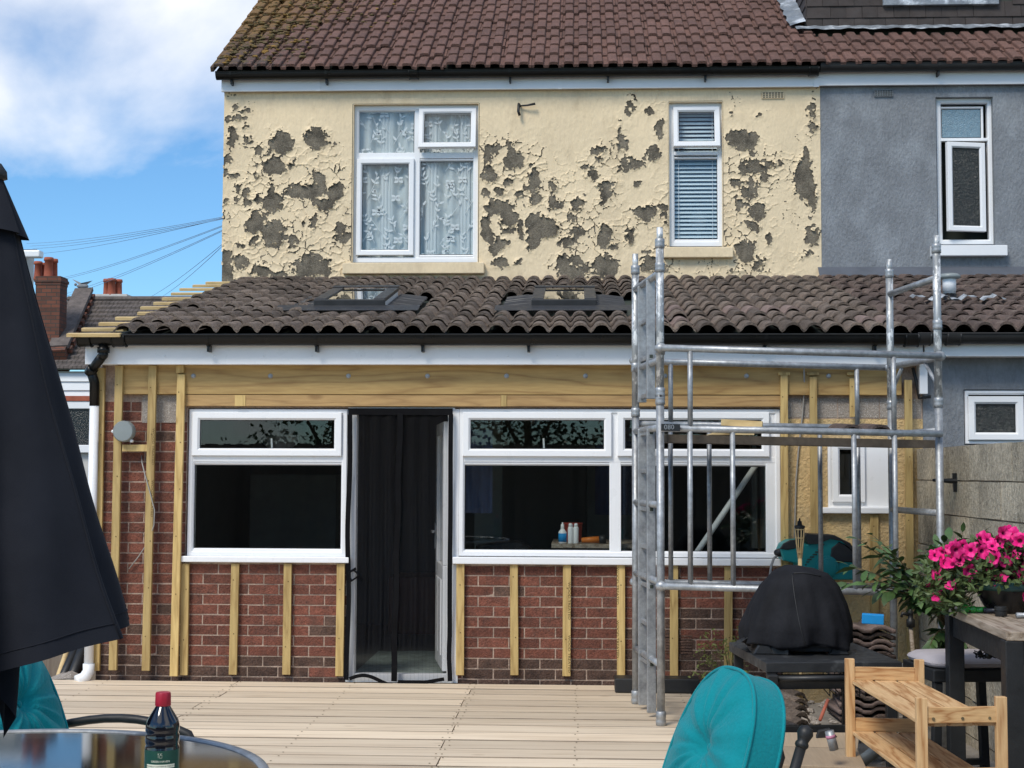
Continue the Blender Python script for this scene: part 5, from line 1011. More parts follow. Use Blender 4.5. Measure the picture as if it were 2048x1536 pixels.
p = Vector(ptop(1484, .66))+Vector((0, 0, .012)); o = solo(MB().bar((-.12, .03, .085), (.14, -.03, .068), .042, .042), 'timber_offcut', M['offcut'], wlabels[2], 'timber', 'timber offcuts on the platform'); o.location = p
tb = tile_mesh('tile', .36, .40, prof_low, M['tile_old'], .018, 9)
p = ptop(1688, .38); o = link('roof_tile', tb, fix=False); o.location = (p[0], p[1], p[2]+.035); o.rotation_euler = (R(3), 0, R(4)); tag(o, 'loose brown roof tile lying on the scaffold platform', 'roof tile')
# ================================================================== GARDEN TABLE, PARASOL, CHAIRS
TC = Vector((-1.535, -CD+3.66, 0)); TZ = .722; TR = .73
tb_ = thing('garden_table', 'round glass garden table with silver rim in the lower left', 'table', (TC.x, TC.y, 0))
MB().lathe([(0, TZ-.006), (TR-.02, TZ-.006), (TR-.02, TZ), (0.0, TZ)], (0, 0, 0), 96).build('glass_top', M['glass_table'], tb_, local=True)
MB().lathe([(TR-.022, TZ-.02), (TR+.006, TZ-.022), (TR+.012, TZ-.008), (TR+.004, TZ+.005), (TR-.02, TZ+.004), (TR-.022, TZ-.02)], (0, 0, 0), 96).build('rim', M['galv'], tb_, local=True, smooth=True)
for k in range(4):
    a = math.pi/4+k*math.pi/2; MB().tube([(math.cos(a)*.5, math.sin(a)*.5, TZ-.02), (math.cos(a)*.42, math.sin(a)*.42, .4), (math.cos(a)*.52, math.sin(a)*.52, 0)], .016, 8).build('leg', M['black_metal'], tb_, local=True, smooth=True)
MB().lathe([(.40, .38), (.42, .38), (.42, .40), (.40, .40), (.40, .38)], (0, 0, 0), 32).build('stretcher_ring', M['black_metal'], tb_, local=True)
# parasol, furled
pz = thing('parasol', 'furled navy blue parasol standing through the garden table', 'parasol', (TC.x, TC.y, 0))
MB().tube([(0, 0, 0), (0, 0, 2.29)], .019, 12).build('pole', M['black_metal'], pz, local=True, smooth=True)
MB().lathe([(.015, 2.29), (.028, 2.295), (.026, 2.315), (.012, 2.335), (0, 2.34)], (0, 0, 0), 12).build('finial', M['black_plastic'], pz, local=True, smooth=True)
def fold(t, k=7.0): 
    s = (t*k/(2*math.pi)) % 1.0
    return s
def canopy(t, v):
    """t angle, v 0 top .. 1 hem: deep lapped folds that open towards the hem"""
    ztop_, zhem = 2.20, 1.045
    th = t*2*math.pi; s = (t*6+.25) % 1.0
    lap = (s**.8)                                       # each fold rises slowly then tucks back
    r0 = .05+.355*v**1.1
    r_ = r0*(.60+.44*lap-(.44*((s-.90)/.10)**1.5 if s > .90 else 0)) + .010*v*math.sin(th*11+v*5)+.006*math.sin(v*14+th*3)*v
    zh = zhem+.075*math.cos(th+.15)+.03*math.sin(th)-.03*(1-lap)*v
    return (r_*math.cos(th+.10*v), r_*math.sin(th+.10*v), ztop_+(zh-ztop_)*v)
cnp = MB().grid(lambda u, v: canopy(u, v), 300, 44, True).build('canopy', M['navy'], pz, local=True, smooth=True)
for k in range(6):
    t_s = ((k+1-.25-.12)/6) % 1.0; MB().tube([Vector(canopy(t_s, v/20))*1.0+Vector((canopy(t_s, v/20)[0], canopy(t_s, v/20)[1], 0))*.006 for v in range(21)], .0022, 5).build('seam', M['navy'], cnp, local=True, smooth=True)
    hb_ = MB().tube([Vector(canopy((k-.25+.02+.86*j/12)/6 % 1.0, .965))*1.0+Vector((canopy((k-.25+.02+.86*j/12)/6 % 1.0, .965)[0], canopy((k-.25+.02+.86*j/12)/6 % 1.0, .965)[1], 0))*.004 for j in range(13)], .0018, 5); hb_.build('hem_stitch', M['navy'], cnp, local=True, smooth=True)
def cap(t, v):
    th = t*2*math.pi; s = (t*6+.3) % 1.0; r_ = (.012+.074*v)*(.80+.25*s**.8-(.25*(s > .9)*(s-.9)/.1)); return (r_*math.cos(th), r_*math.sin(th), 2.305-.155*v-.012*math.sin(th+1)*v)
MB().grid(lambda u, v: cap(u, v), 120, 14, True).build('vent_flap', M['navy'], pz, local=True, smooth=True)
def inner(t, v):
    th = t*2*math.pi; s = (t*5+.6) % 1.0; r_ = (.10-.02*v)*(.65+.4*s); return (r_*math.cos(th), r_*math.sin(th), 1.30-.42*v-.06*math.sin(th*2)*v+.05*s*v)
MB().grid(lambda u, v: inner(u, v), 90, 14, True).build('inner_fold', M['navy'], pz, local=True, smooth=True)
# chairs
def garden_chair(loc, rz, label, adz=0.0):
    c_ = thing('garden_chair', label, 'chair', loc, rz, 'teal cushioned garden chairs')
    lean = R(21); bm_ = Matrix.Translation((0, .22, .315)) @ Matrix.Rotation(-lean, 4, 'X')
    Wd, H, T = .245, .60, .055
    def outline(a):                                     # rounded top, straight lower sides
        a = a % 1.0; 
        ca, sa = math.cos(a*2*math.pi), math.sin(a*2*math.pi); e = 3.2 if sa < 0 else 2.6
        r_ = (abs(ca)**e+abs(sa)**e)**(-1/e); return Wd*r_*ca*(1-.10*max(0, r_*sa)), H/2+H/2*r_*sa
    def face(u, v, sgn):                                # v 0 centre .. 1 edge
        x, z = outline(u); x, z = x*v, H/2+(z-H/2)*v
        puff = .045*(1-v**3.2)
        for (bx, bz) in ((0, .34), (0, .17)): d = math.hypot(x-bx, (z-bz)); puff -= .040*math.exp(-(d/.045)**2)+.012*math.exp(-(d/.11)**2)
        ang = math.atan2(x, z-.34); puff += (.006*math.sin(ang*13+2*math.sin(ang*3))+.003*math.sin(ang*29+4))*math.exp(-((math.hypot(x, z-.34)-.14)/.11)**2)+.003*math.sin(x*31+z*17)*math.sin(z*23-x*11)
        return tuple(bm_ @ Vector((x, sgn*(T+puff), z)))
    mb = MB().grid(lambda u, v: face(u, v, -1), 96, 22, True); mb.grid(lambda u, v: face(u, v, 1), 64, 8, True)
    mb.grid(lambda u, v: tuple(bm_ @ Vector((outline(u)[0], T*(2*v-1), outline(u)[1]))), 96, 5, True)
    bc = mb.build('back_cushion', M['teal'], c_, local=True, smooth=True)
    for sg in (-1, 1): MB().tube([tuple(bm_ @ Vector((outline(k/72)[0], sg*T, outline(k/72)[1]))) for k in range(73)], .0065, 6, False).build('piping', M['teal'], bc, local=True, smooth=True)
    for bz in (.34, .17): MB().sphere((0, 0, 0), .014, 10, 6, (1, .5, 1)).xf(bm_ @ Matrix.Translation((0, -T+.004, bz))).build('button', M['teal'], bc, local=True, smooth=True)
    MB().grid(lambda u, v: (0, 0, 0), 2, 2)
    sm_ = MB().box(-.24, .24, -.27, .20, .25, .345); sc_ = sm_.build('seat_cushion', M['teal'], c_, local=True, bevel=.035)
    for sx in (-1, 1):
        x = sx*.285
        MB().tube([(x, .30, .20), (x, .37, .45), (x, .455, .69)], .0165, 12).build('back_post', M['black_metal'], c_, local=True, smooth=True)
        MB().lathe([(.0165, 0), (.021, .006), (.021, .014), (.017, .02), (.02, .03), (.0255, .045), (.02, .063), (0, .072)], (0, 0, 0), 14).xf(Matrix.Translation((x, .455, .69)) @ Matrix.Rotation(R(-20), 4, 'X')).build('finial', M['black_metal'], c_, local=True, smooth=True)
        MB().tube([(x, .385, .50+adz)]+[(x, .385-.64*t, .50+adz+.075*math.sin(t*math.pi*.8)-.02*t) for t in [k/9 for k in range(1, 9)]]+[(x, -.26, .515+adz), (x, -.285, .47+adz), (x, -.29, .42+adz), (x, -.28, .34), (x, -.27, .24)], .017, 10).build('arm', M['black_metal'], c_, local=True, smooth=True)
        MB().tube([(x, -.27, .25), (x, -.28, 0)], .016, 10).build('leg', M['black_metal'], c_, local=True, smooth=True); MB().tube([(x, .30, .21), (x, .36, 0)], .016, 10).build('leg', M['black_metal'], c_, local=True, smooth=True)
    MB().tube([(-.285, -.27, .24), (.285, -.27, .24)], .014, 8).tube([(-.285, .30, .22), (.285, .30, .22)], .014, 8).tube([(-.285, -.27, .24), (-.285, .30, .22)], .014, 8).tube([(.285, -.27, .24), (.285, .30, .22)], .014, 8).build('seat_frame', M['black_metal'], c_, local=True, smooth=True)
    MB().tube([(-.16, .33, .28), (-.16, .46, .64), (-.08, .485, .70), (.08, .485, .70), (.16, .46, .64), (.16, .33, .28)], .012, 8).build('back_frame', M['black_metal'], c_, local=True, smooth=True)
    return c_
garden_chair((.155, -CD+4.52, 0), R(-68), 'teal cushioned garden chair in the lower middle, near the pine rack', -.10)
garden_chair((-1.80, -CD+5.25, 0), R(78), 'teal cushioned garden chair partly hidden behind the parasol')
# bottle of lamp oil
q = Pz(322, 1622, TZ+.006); BT = thing('lamp_oil_bottle', 'dark bottle of torch oil with red cap and green label on the glass table', 'bottle', tuple(q)); br = .0395
MB().lathe([(.034, 0), (br, .006), (br, .150), (.0375, .156), (br, .162), (br, .176), (.0372, .182), (br, .188), (br-.0005, .200), (.036, .212), (.017, .243), (.0155, .246), (.0155, .252)], (0, 0, 0), 40).build('body', M['bottle'], BT, local=True, smooth=True)
MB().lathe([(.0175, .2445), (.0185, .246), (.0178, .272), (.0165, .2755), (0, .2755)], (0, 0, 0), 32, lambda t, r_, z: ((r_+(.0004*math.cos(t*40) if r_ > .017 else 0))*math.cos(t), (r_+(.0004*math.cos(t*40) if r_ > .017 else 0))*math.sin(t), z)).build('cap', M['red_cap'], BT, local=True, angle=40)
lb_ = MB().lathe([(br+.0006, .012), (br+.0006, .146)], (0, 0, 0), 40); lb_.f = lb_.f[:40]; lb_ = lb_.build('label', M['label'], BT, local=True, smooth=True)
face_a = math.atan2(CAM.y-q.y, CAM.x-q.x)-.10
def wrap(h, off=.0011, sh=0): return lambda u, v: ((br+off)*math.cos(face_a+(u+sh)/br), (br+off)*math.sin(face_a+(u+sh)/br), h+v)
text_mesh('GREEN HAVEN', .0066, M['print'], wrap(.1215), 'brand_print', lb_, local=True)
bd = MB().grid(lambda u, v: wrap(.1105, .0010)((u-.5)*.070, (v-.5)*.0085), 24, 2).build('band', M['print'], lb_, local=True, smooth=True)
text_mesh('CITRONELLA LANTERN & TORCH OIL', .0046, M['inkdark'], wrap(.1105, .0016), 'product_print', lb_, local=True)
for i, tx in enumerate(('FOR USE IN OUTDOOR LANTERNS AND', 'TORCHES, MADE USING NATURAL', 'CITRONELLA EXTRACTS')): text_mesh(tx, .0030, M['print'], wrap(.0985-.0048*i), 'small_print', lb_, local=True)
wr = wrap(.130, .0012)
def wtube(pts): return [wr(a, b) for a, b in pts]
MB().tube(wtube([(-.0015, 0), (.0035, 0), (.0042, .006), (-.002, .006), (-.0015, 0)]), .0003, 5).tube(wtube([(-.0045, 0), (-.0045, .010)]), .0003, 5).tube(wtube([(-.0055, .008), (-.0045, .0115), (-.0035, .008)]), .0003, 5).tube(wtube([(.001, .006), (.001, .009), (.004, .011)]), .0003, 5).tube(wtube([(.001, .008), (-.001, .0105)]), .0003, 5).build('emblem', M['print'], lb_, local=True)
MB().add([wrap(.078, .0012)(a, b) for a, b in ((.008, -.004), (.012, .002), (.015, .009), (.013, .001))], [(0, 1, 2, 3)]).build('leaf_mark', M['print'], lb_, local=True)
# ================================================================== RIGHT-HAND CLUTTER
GZ0 = -.16
# black metal workbench
BA, BB = Pz(1458, 1284, .60), Pz(1532, 1325, .60); bl_ = (BB-BA); bn = Vector((-bl_.y, bl_.x, 0)).normalized(); BWd = .68
wb = thing('metal_bench', 'black metal workbench carrying the covered barbecue', 'bench', tuple((BA+BB)/2+bn*.4+Vector((0, 0, GZ0-.6))))
BC, BDd = BB+bn*BWd, BA+bn*BWd
def slab(pts, z0, z1): n = len(pts); return MB().add([(p.x, p.y, z0) for p in pts]+[(p.x, p.y, z1) for p in pts], [tuple(range(n-1, -1, -1)), tuple(range(n, 2*n))]+[(k, (k+1) % n, n+(k+1) % n, n+k) for k in range(n)])
slab([BA, BB, BC, BDd], .55, .60).build('top', M['dusty_black'], wb, bevel=.004)
for c_ in (BA.lerp(BC, .06), BB.lerp(BDd, .06), BC.lerp(BA, .06), BDd.lerp(BB, .06)): MB().box(c_.x-.025, c_.x+.025, c_.y-.025, c_.y+.025, GZ0, .549).build('leg', M['black_metal'], wb, bevel=.003)
for z_ in (.50, .26): MB().bar((BB.x+.06, BB.y+.045, z_), (BC.x-.06, BC.y+.05, z_), .03, .055 if z_ < .4 else .07, (0, 1, 0)).build('rail', M['black_metal'], wb, bevel=.003)
MB().bar((BA.x+.04, BA.y, .26), (BB.x+.04, BB.y, .26), .03, .055).build('rail', M['black_metal'], wb, bevel=.003)
MB().tube([(BB.x+.03, BB.y-.03, .525), (BC.x-.1, BC.y-.03, .525)], .016, 8).build('side_bar', M['black_metal'], wb, smooth=True); MB().box(BB.x+.0, BB.x+.05, BB.y-.07, BB.y+.01, .50, .547).build('bar_mount', M['black_metal'], wb, bevel=.004)
for z_ in range(9): 
    c_ = BC.lerp(BB, .3); 
mb = MB()
for k in range(10): x = BC.x-.32+k*.03; mb.tube([(x, BC.y+.2, .49), (x, BC.y+.2, .40), (x+.01, BC.y+.45, .40), (x+.01, BC.y+.45, .49)], .003, 5)
mb.tube([(BC.x-.34, BC.y+.2, .49), (BC.x-.02, BC.y+.2, .49)], .004, 5); mb.build('wire_basket', M['black_metal'], wb)
# covered barbecue
qb = Pz(1600, 1303, .61); bq = thing('covered_barbecue', 'small barbecue under a slumped black fabric cover', 'barbecue', (qb.x, qb.y+.10, .601))
def cov(u, v):
    th = u*2*math.pi; ca, sa = math.cos(th), math.sin(th)
    pl0 = [(0, .445), (.07, .440), (.13, .415), (.19, .355), (.245, .255), (.290, .14), (.290, .05), (.262, .035)]; pr0 = [(0, .445), (.09, .442), (.165, .415), (.222, .345), (.262, .245), (.285, .14), (.280, .05), (.262, .035)]; wr_ = .5+.5*ca; prof = [(a_[0]*(1-wr_)+b_[0]*wr_, a_[1]*(1-wr_)+b_[1]*wr_) for a_, b_ in zip(pl0, pr0)]
    t = v*(len(prof)-1); i = min(int(t), len(prof)-2); f = t-i; r_ = prof[i][0]*(1-f)+prof[i+1][0]*f; z = prof[i][1]*(1-f)+prof[i+1][1]*f
    e = 2.3; k = (abs(ca)**e+abs(sa)**e)**(-1/e)
    fo = 1+1.3*v*v*(.05*math.sin(th*7+1.0)+.045*math.sin(th*13+4*v)+.03*math.sin(th*4+6*v)+.02*math.sin(th*23-7*v))+.03*math.sin(v*9+th*3)*v
    x = r_*k*ca*fo*.94+.018; y = r_*k*sa*fo*.78
    x += -.035*v*max(0, -ca)**3-.03*(1-v)*.6; z += .014*math.sin(th*5+2)*v-.02*math.sin(x*9)*(1-v)-.05*max(0, -ca)**2*(1-v)*v*2
    return (x, y, z)
MB().grid(cov, 120, 40, True).build('cover', M['cover'], bq, local=True, smooth=True)
MB().tube([Vector(cov(.70+.05*t, .30+.62*t))*1.006 for t in [k/14 for k in range(15)]], .003, 5).build('seam', M['black_metal'], bq, local=True, smooth=True); MB().tube([Vector(cov(.70+.16*t, .30))*1.006 for t in [k/10 for k in range(11)]], .003, 5).build('seam', M['black_metal'], bq, local=True, smooth=True)
for sx in (-1, 1): MB().prism([(sx*.19-.055, 0), (sx*.19+.055, 0), (sx*.19+.03, .05), (sx*.19-.03, .05)], -.16, .15, .01).build('foot', M['black_plastic'], bq, local=True)
MB().box(-.2, .2, -.14, .14, .015, .05).build('grease_tray', M['black_metal'], bq, local=True)
MB().add([(-.34, -.1, .03), (-.25, -.12, .09), (-.22, .05, .09), (-.33, .05, .03), (-.34, -.1, .02), (-.33, .05, .02)], [(0, 1, 2, 3), (4, 5, 3, 0)]).build('side_shelf', M['black_plastic'], bq, local=True)
qx = Pz(1558, 1308, .602); bx_ = thing('black_tray', 'small black box with white scraps in front of the barbecue', 'box', (qx.x, qx.y, .602), R(-22))
MB().box(-.055, .055, -.025, .025, 0, .035).build('box', M['black_plastic'], bx_, local=True, bevel=.003); MB().grid(lambda u, v: (-.05+u*.1, -.02+v*.04, .037+.005*math.sin(u*17+v*9)), 12, 6).build('scraps', M['white_item'], bx_, local=True)
qx = Pz(1668, 1300, .602); solo(MB().box(-.07, .07, -.012, .012, 0, .03), 'wood_strip', M['offcut'], 'short wooden strip lying under the barbecue cover', 'timber').location = (qx.x, qx.y, .602)
# hose reel on the wall
YH = -.30
hr = thing('hose_reel', 'teal and black wall-mounted hose reel behind the barbecue', 'hose reel', tuple(P(1640, 1160, YH)))
def poly(pts, Y): return [(P(a, b, Y).x, P(a, b, Y).z) for a, b in pts]
MB().prism(poly([(1561, 1100), (1566, 1089), (1580, 1081), (1600, 1080), (1612, 1090), (1640, 1080), (1672, 1073), (1692, 1084), (1706, 1100), (1712, 1125), (1712, 1160), (1600, 1160), (1596, 1128), (1566, 1121)], YH), YH, YH+.22, .012).build('housing', M['teal_plastic'], hr)
MB().prism(poly([(1663, 1096), (1678, 1084), (1692, 1090), (1706, 1102), (1709, 1125), (1690, 1124), (1668, 1128), (1660, 1118)], YH), YH-.012, YH+.01, .008).build('side_panel', M['black_plastic'], hr)
MB().prism(poly([(1560, 1098), (1567, 1087), (1581, 1080), (1593, 1079), (1594, 1096), (1576, 1100)], YH), YH-.010, YH+.02, .008).build('nose_cap', M['black_plastic'], hr)
MB().prism(poly([(1608, 1072), (1612, 1067), (1640, 1069), (1668, 1070), (1700, 1086), (1712, 1106), (1704, 1100), (1684, 1082), (1660, 1076), (1632, 1088), (1616, 1088)], YH), YH-.02, YH+.2, .006).build('handle', M['black_plastic'], hr)
q = P(1654, 1133, YH); MB().lathe([(.075, 0), (.075, .018), (.058, .02), (.058, .032), (.03, .036), (0, .036)], (0, 0, 0), 28).xf(Matrix.Translation((q.x, YH-.001, q.z)) @ Matrix.Rotation(R(90), 4, 'X')).build('hub', M['teal_plastic'], hr, angle=30)
for i in range(3):
    for k in range(7):
        a_, b_ = (1616+k*5.2-i*2.2, 1125-k*5.0+i*2.4*0+i*5.0-6); q = P(a_, b_, YH); MB().lathe([(.006, 0), (.006, .003), (0, .003)], (0, 0, 0), 6).xf(Matrix.Translation((q.x, YH-.001, q.z)) @ Matrix.Rotation(R(90), 4, 'X')).build('vent_hole', M['inkdark'], hr)
q = P(1562, 1106, YH); MB().sphere((q.x, YH+.05, q.z), .034, 12, 8, (1.3, 1, .9)).build('hose_stop', M['black_plastic'], hr, smooth=True)
MB().tube([P(1558, 1109, YH+.05), P(1548, 1116, YH+.03), P(1543, 1130, YH), P(1540, 1150, YH-.02), P(1538, 1190, YH)], .009, 8).build('hose', M['cable'], hr, smooth=True)
# bamboo torch
q = P(1600, 1130, -1.0); tr_ = thing('bamboo_torch', 'bamboo garden torch standing behind the covered barbecue', 'torch', (q.x, -1.0, GZ0)); h0 = P(1600, 1110, -1.0).z-GZ0; h1 = P(1600, 1055, -1.0).z-GZ0
MB().lathe([(.012, 0), (.013, h0-.0)], (0, 0, 0), 10).build('pole', M['bamboo'], tr_, local=True, smooth=True)
for k in range(9):
    a = k/9*2*math.pi; c1, s1 = math.cos(a), math.sin(a); MB().tube([(c1*.012, s1*.012, h0-.02), (c1*.024, s1*.024, h0+(h1-h0)*.5), (c1*.030, s1*.030, h0+(h1-h0)*.85), (c1*.026, s1*.026, h1)], .0035, 6).build('cane', M['bamboo'], tr_, local=True, smooth=True)
for f_ in (.1, .62, .93): rr = .012+.019*min(1, f_*1.3); MB().lathe([(rr, -.003), (rr+.005, 0), (rr, .003)], (0, 0, h0+(h1-h0)*f_), 14).build('binding', M['bamboo'], tr_, local=True, smooth=True)
MB().lathe([(.010, h0+.05), (.018, h0+.10), (.024, h1-.02), (.034, h1), (.034, h1+.012), (.016, h1+.016), (.014, h1+.04), (.006, h1+.045), (.006, h1+.06)], (0, 0, 0), 14).build('oil_canister', M['black_plastic'], tr_, local=True, smooth=True)
# stacked roof tiles with blue block
ts = Pz(1700, 1262, .62)
sc0 = Vector((Pz(1757, 1260, .62).x, -CD+8.75, 0)); ntl = 15
tstack = tile_mesh('tile', .34, .40, lambda u: .022*(1 if abs(u-.5) < .2 else max(0, (.36-abs(u-.5))/.16)), M['tile_pink'], .022, 8); tstack2 = tile_mesh('tile', .34, .40, lambda u: .022*(1 if abs(u-.5) < .2 else max(0, (.36-abs(u-.5))/.16)), M['tile_old'], .022, 8)
for me_ in (tstack, tstack2): 
    b = bmesh.new(); b.from_mesh(me_); bmesh.ops.solidify(b, geom=b.faces[:], thickness=.024); b.to_mesh(me_); b.free()
plt = MB().box(sc0.x-.25, sc0.x+.25, sc0.y-.05, sc0.y+.5, GZ0, .0); solo(plt, 'plinth_block', M['block'], 'low concrete plinth under the stack of roof tiles', 'plinth')
ordn = ['bottom', 'second lowest', 'third lowest', 'fourth lowest', 'fifth lowest', 'sixth lowest', 'seventh lowest', 'middle', 'seventh highest', 'sixth highest', 'fifth highest', 'fourth highest', 'third highest', 'second highest', 'top']
for i in range(ntl):
    o = link('roof_tile', tstack if i % 3 != 1 else tstack2, fix=False); o.location = (sc0.x-.17+random.uniform(-.014, .014), sc0.y+random.uniform(-.02, .02), .022+i*.0405); o.rotation_euler = (R(random.uniform(-1, 1)), R(random.uniform(-1.2, 1.2)), R(random.uniform(-5, 5)))
    tag(o, '%s roof tile in the neat stack by the block wall' % ordn[i], 'roof tile', 'tiles in the stack by the wall')
ztk = .022+ntl*.0405+.025
q = Pz(1747, 1248, ztk); o = solo(MB().box(-.062, .062, -.04, .04, 0, .055), 'blue_block', M['blue'], 'bright blue foam block on top of the roof tile stack', 'block', bevel=.004); o.location = (q.x, q.y+.02, ztk); o.rotation_euler = (0, R(2), R(-12))
# standpipe tap
q = P(1815, 1240, -1.0); tp_ = thing('garden_tap', 'outdoor tap on a standpipe beside the roof tile stack', 'tap', (q.x+.02, -1.0, GZ0)); hz = q.z-GZ0
MB().tube([(.01, 0, 0), (.015, 0, hz-.25), (.0, 0, hz-.05)], .014, 8).build('pipe', M['oldwood'], tp_, local=True, smooth=True); MB().lathe([(.012, -.05), (.028, -.045), (.028, .0), (.018, .01), (.018, .04), (.026, .05), (.010, .065), (.010, .09)], (0, 0, hz), 12).build('valve', M['black_metal'], tp_, local=True, smooth=True); MB().tube([(-.005, 0, hz+.03), (-.055, -.01, hz+.045), (-.06, -.01, hz+.02)], .011, 8).build('spout', M['black_metal'], tp_, local=True, smooth=True); MB().bar((-.03, 0, hz+.095), (.035, 0, hz+.10), .012, .008).build('lever', M['black_metal'], tp_, local=True)
# bar stool with cushion
SZ = .60; s0_, s1_ = Pz(1842, 1312, SZ+.03), Pz(2010, 1325, SZ+.03)
st = thing('bar_stool', 'black bar stool with a lilac-grey seat cushion behind the tall table', 'stool', ((s0_.x+s1_.x)/2, s0_.y-.05, GZ0), R(8)); hz = SZ-GZ0
MB().box(-.21, .21, -.20, .20, hz-.06, hz).build('seat', M['black_paint'], st, local=True, bevel=.006)
MB().grid(lambda u, v: ((lambda th, k, pr: (pr[0]*.215*k*math.cos(th), pr[0]*.205*k*math.sin(th), hz+pr[1]))(u*2*math.pi, (abs(math.cos(u*2*math.pi))**5+abs(math.sin(u*2*math.pi))**5)**(-1/5), [(0, .062), (.5, .060), (.85, .052), (.98, .035), (1.0, .025), (.97, .012), (.9, .003), (.5, .002)][min(7, int(v*7.001))])), 64, 8, True).build('cushion', M['cushion_grey'], st, local=True, smooth=True)
MB().tube([((lambda th, k: (.213*k*math.cos(th), .203*k*math.sin(th), hz+.026))(i/40*2*math.pi, (abs(math.cos(i/40*2*math.pi))**5+abs(math.sin(i/40*2*math.pi))**5)**(-1/5))) for i in range(41)], .004, 5, False).build('piping', M['cushion_grey'], st, local=True, smooth=True)
for sx in (-1, 1):
    for sy in (-1, 1): MB().bar((sx*.18, sy*.17, hz-.061), (sx*.22, sy*.21, 0), .04, .04).build('leg', M['black_paint'], st, local=True, bevel=.003)
for z_ in (.25,): 
    for sy in (-1, 1): MB().bar((-.20, sy*.19, z_), (.20, sy*.19, z_), .03, .03, (0, 1, 0)).build('footrest', M['black_paint'], st, local=True)
q = Pz(1975, 1318, SZ+.065); mb = MB(); rr = random.Random(8)
for k in range(14): a = rr.uniform(0, 6.28); mb.tube([(rr.uniform(-.05, .05), rr.uniform(-.03, .03), .004), (rr.uniform(-.06, .06), rr.uniform(-.03, .03), rr.uniform(.02, .05)), (rr.uniform(-.07, .07), rr.uniform(-.03, .03), .006)], .0028, 5)
for k in range(4): mb.sphere((rr.uniform(-.04, .04), rr.uniform(-.03, .03), .02), .012, 8, 6, (1, 1, 1.5))
o = solo(mb, 'string_lights', M['black_plastic'], 'tangled string lights lying on the stool cushion', 'string lights', smooth=True); o.location = q
# tall black table with weathered top
T0, T1 = Pz(1891, 1213, .90), Pz(2013, 1264, .90); tt = thing('tall_table', 'tall black table with weathered plank top at the right edge', 'table', (T0.x+.4, (T0.y+T1.y)/2, GZ0))
tl_ = T1-T0; tn = Vector((-tl_.y, tl_.x, 0)).normalized(); T2, T3 = T1+tn*.85, T0+tn*.85
npl = 6
for i in range(npl):
    a, b = i/npl, (i+1)/npl-.004; slab([T0.lerp(T3, a), T1.lerp(T2, a), T1.lerp(T2, b), T0.lerp(T3, b)], .865, .90+random.uniform(-.001, .002)).build('plank', M['oldwood'], tt, bevel=.004)
def inset(p, q_, d): return p+(q_-p).normalized()*d
A_, B_, C_, D_ = inset(T0, T2, .05), inset(T1, T3, .05), inset(T2, T0, .05), inset(T3, T1, .05)
for (p, q_) in ((A_, B_), (B_, C_), (C_, D_), (D_, A_)): MB().bar((p.x, p.y, .815), (q_.x, q_.y, .815), .03, .095).build('apron', M['black_paint'], tt, bevel=.003)
for p in (A_, B_, C_, D_): MB().box(p.x-.036, p.x+.036, p.y-.036, p.y+.036, GZ0, .864).build('leg', M['black_paint'], tt, bevel=.004)
for z_ in (.05, -.08): 
    for (p, q_) in ((A_, B_), (B_, C_), (D_, A_)): MB().bar((p.x, p.y, z_), (q_.x, q_.y, z_), .025, .04).build('stretcher', M['black_paint'], tt)
mb = MB()
for k in range(16): 
    c_ = A_.lerp(D_, .05+.055*k); mb.tube([(c_.x+.02, c_.y-.1, -.07), (c_.x+.02, c_.y-.1, .04)], .004, 5)
mb.build('slatted_shelf', M['black_paint'], tt)
# petunias
FP = Pz(2006, 1226, .90); pt2 = thing('potted_petunia', 'bowl of magenta petunias on the tall table', 'potted plant', (FP.x+.02, FP.y+.02, .902))
pw = 58*(FP.y+CD)/2844*1.05; ph = 62*(FP.y+CD)/2844
MB().lathe([(0, 0), (pw*.55, 0), (pw*.62, .01), (pw*.86, ph*.5), (pw*.97, ph*.85), (pw, ph), (pw*.94, ph), (pw*.9, ph*.9)], (0, 0, 0), 40).build('pot', M['dark_pot'], pt2, local=True, smooth=True)
MB().lathe([(pw*.93, ph*.72), (pw*1.005, ph*.80), (pw*1.015, ph*1.0), (pw*.95, ph*1.02)], (0, 0, 0), 40).build('pot_rim', M['pot_rim'], pt2, local=True, smooth=True)
rr = random.Random(21)
def leafmesh(name, L, W, mat, bend=.25):
    pts = [(0, 0), (.25, .42), (.55, .5), (.8, .3), (1, 0)]; vs = []; 
    for t, wv in pts: vs.append((-W*wv, t*L, -bend*L*t*t+.12*W*wv)); vs.append((0, t*L, -bend*L*t*t)); vs.append((W*wv, t*L, -bend*L*t*t+.12*W*wv))
    fs = []
    for i in range(4): fs += [(3*i, 3*i+1, 3*i+4, 3*i+3), (3*i+1, 3*i+2, 3*i+5, 3*i+4)]
    return MB().add(vs, fs).mesh(name, mat, True)
pl_ = leafmesh('leaf', .05, .032, M['petleaf'])
mb = MB(); px2m = (FP.y+CD)/2844
def foliage_cloud(mb, n, fn, L, W, seed):
    r2 = random.Random(seed)
    for k in range(n):
        c_ = fn(r2); d = Vector((r2.uniform(-1, 1), r2.uniform(-1, 1), r2.uniform(-.5, .9))).normalized(); s = d.orthogonal().normalized(); s = (s*math.cos(k)+d.cross(s)*math.sin(k)); l = L*r2.uniform(.6, 1.3); w_ = W*r2.uniform(.6, 1.2); up_ = d.cross(s)
        mb.add([c_, c_+d*l*.45+s*w_*.5-up_*.004, c_+d*l, c_+d*l*.45-s*w_*.5-up_*.004], [(0, 1, 2, 3)])
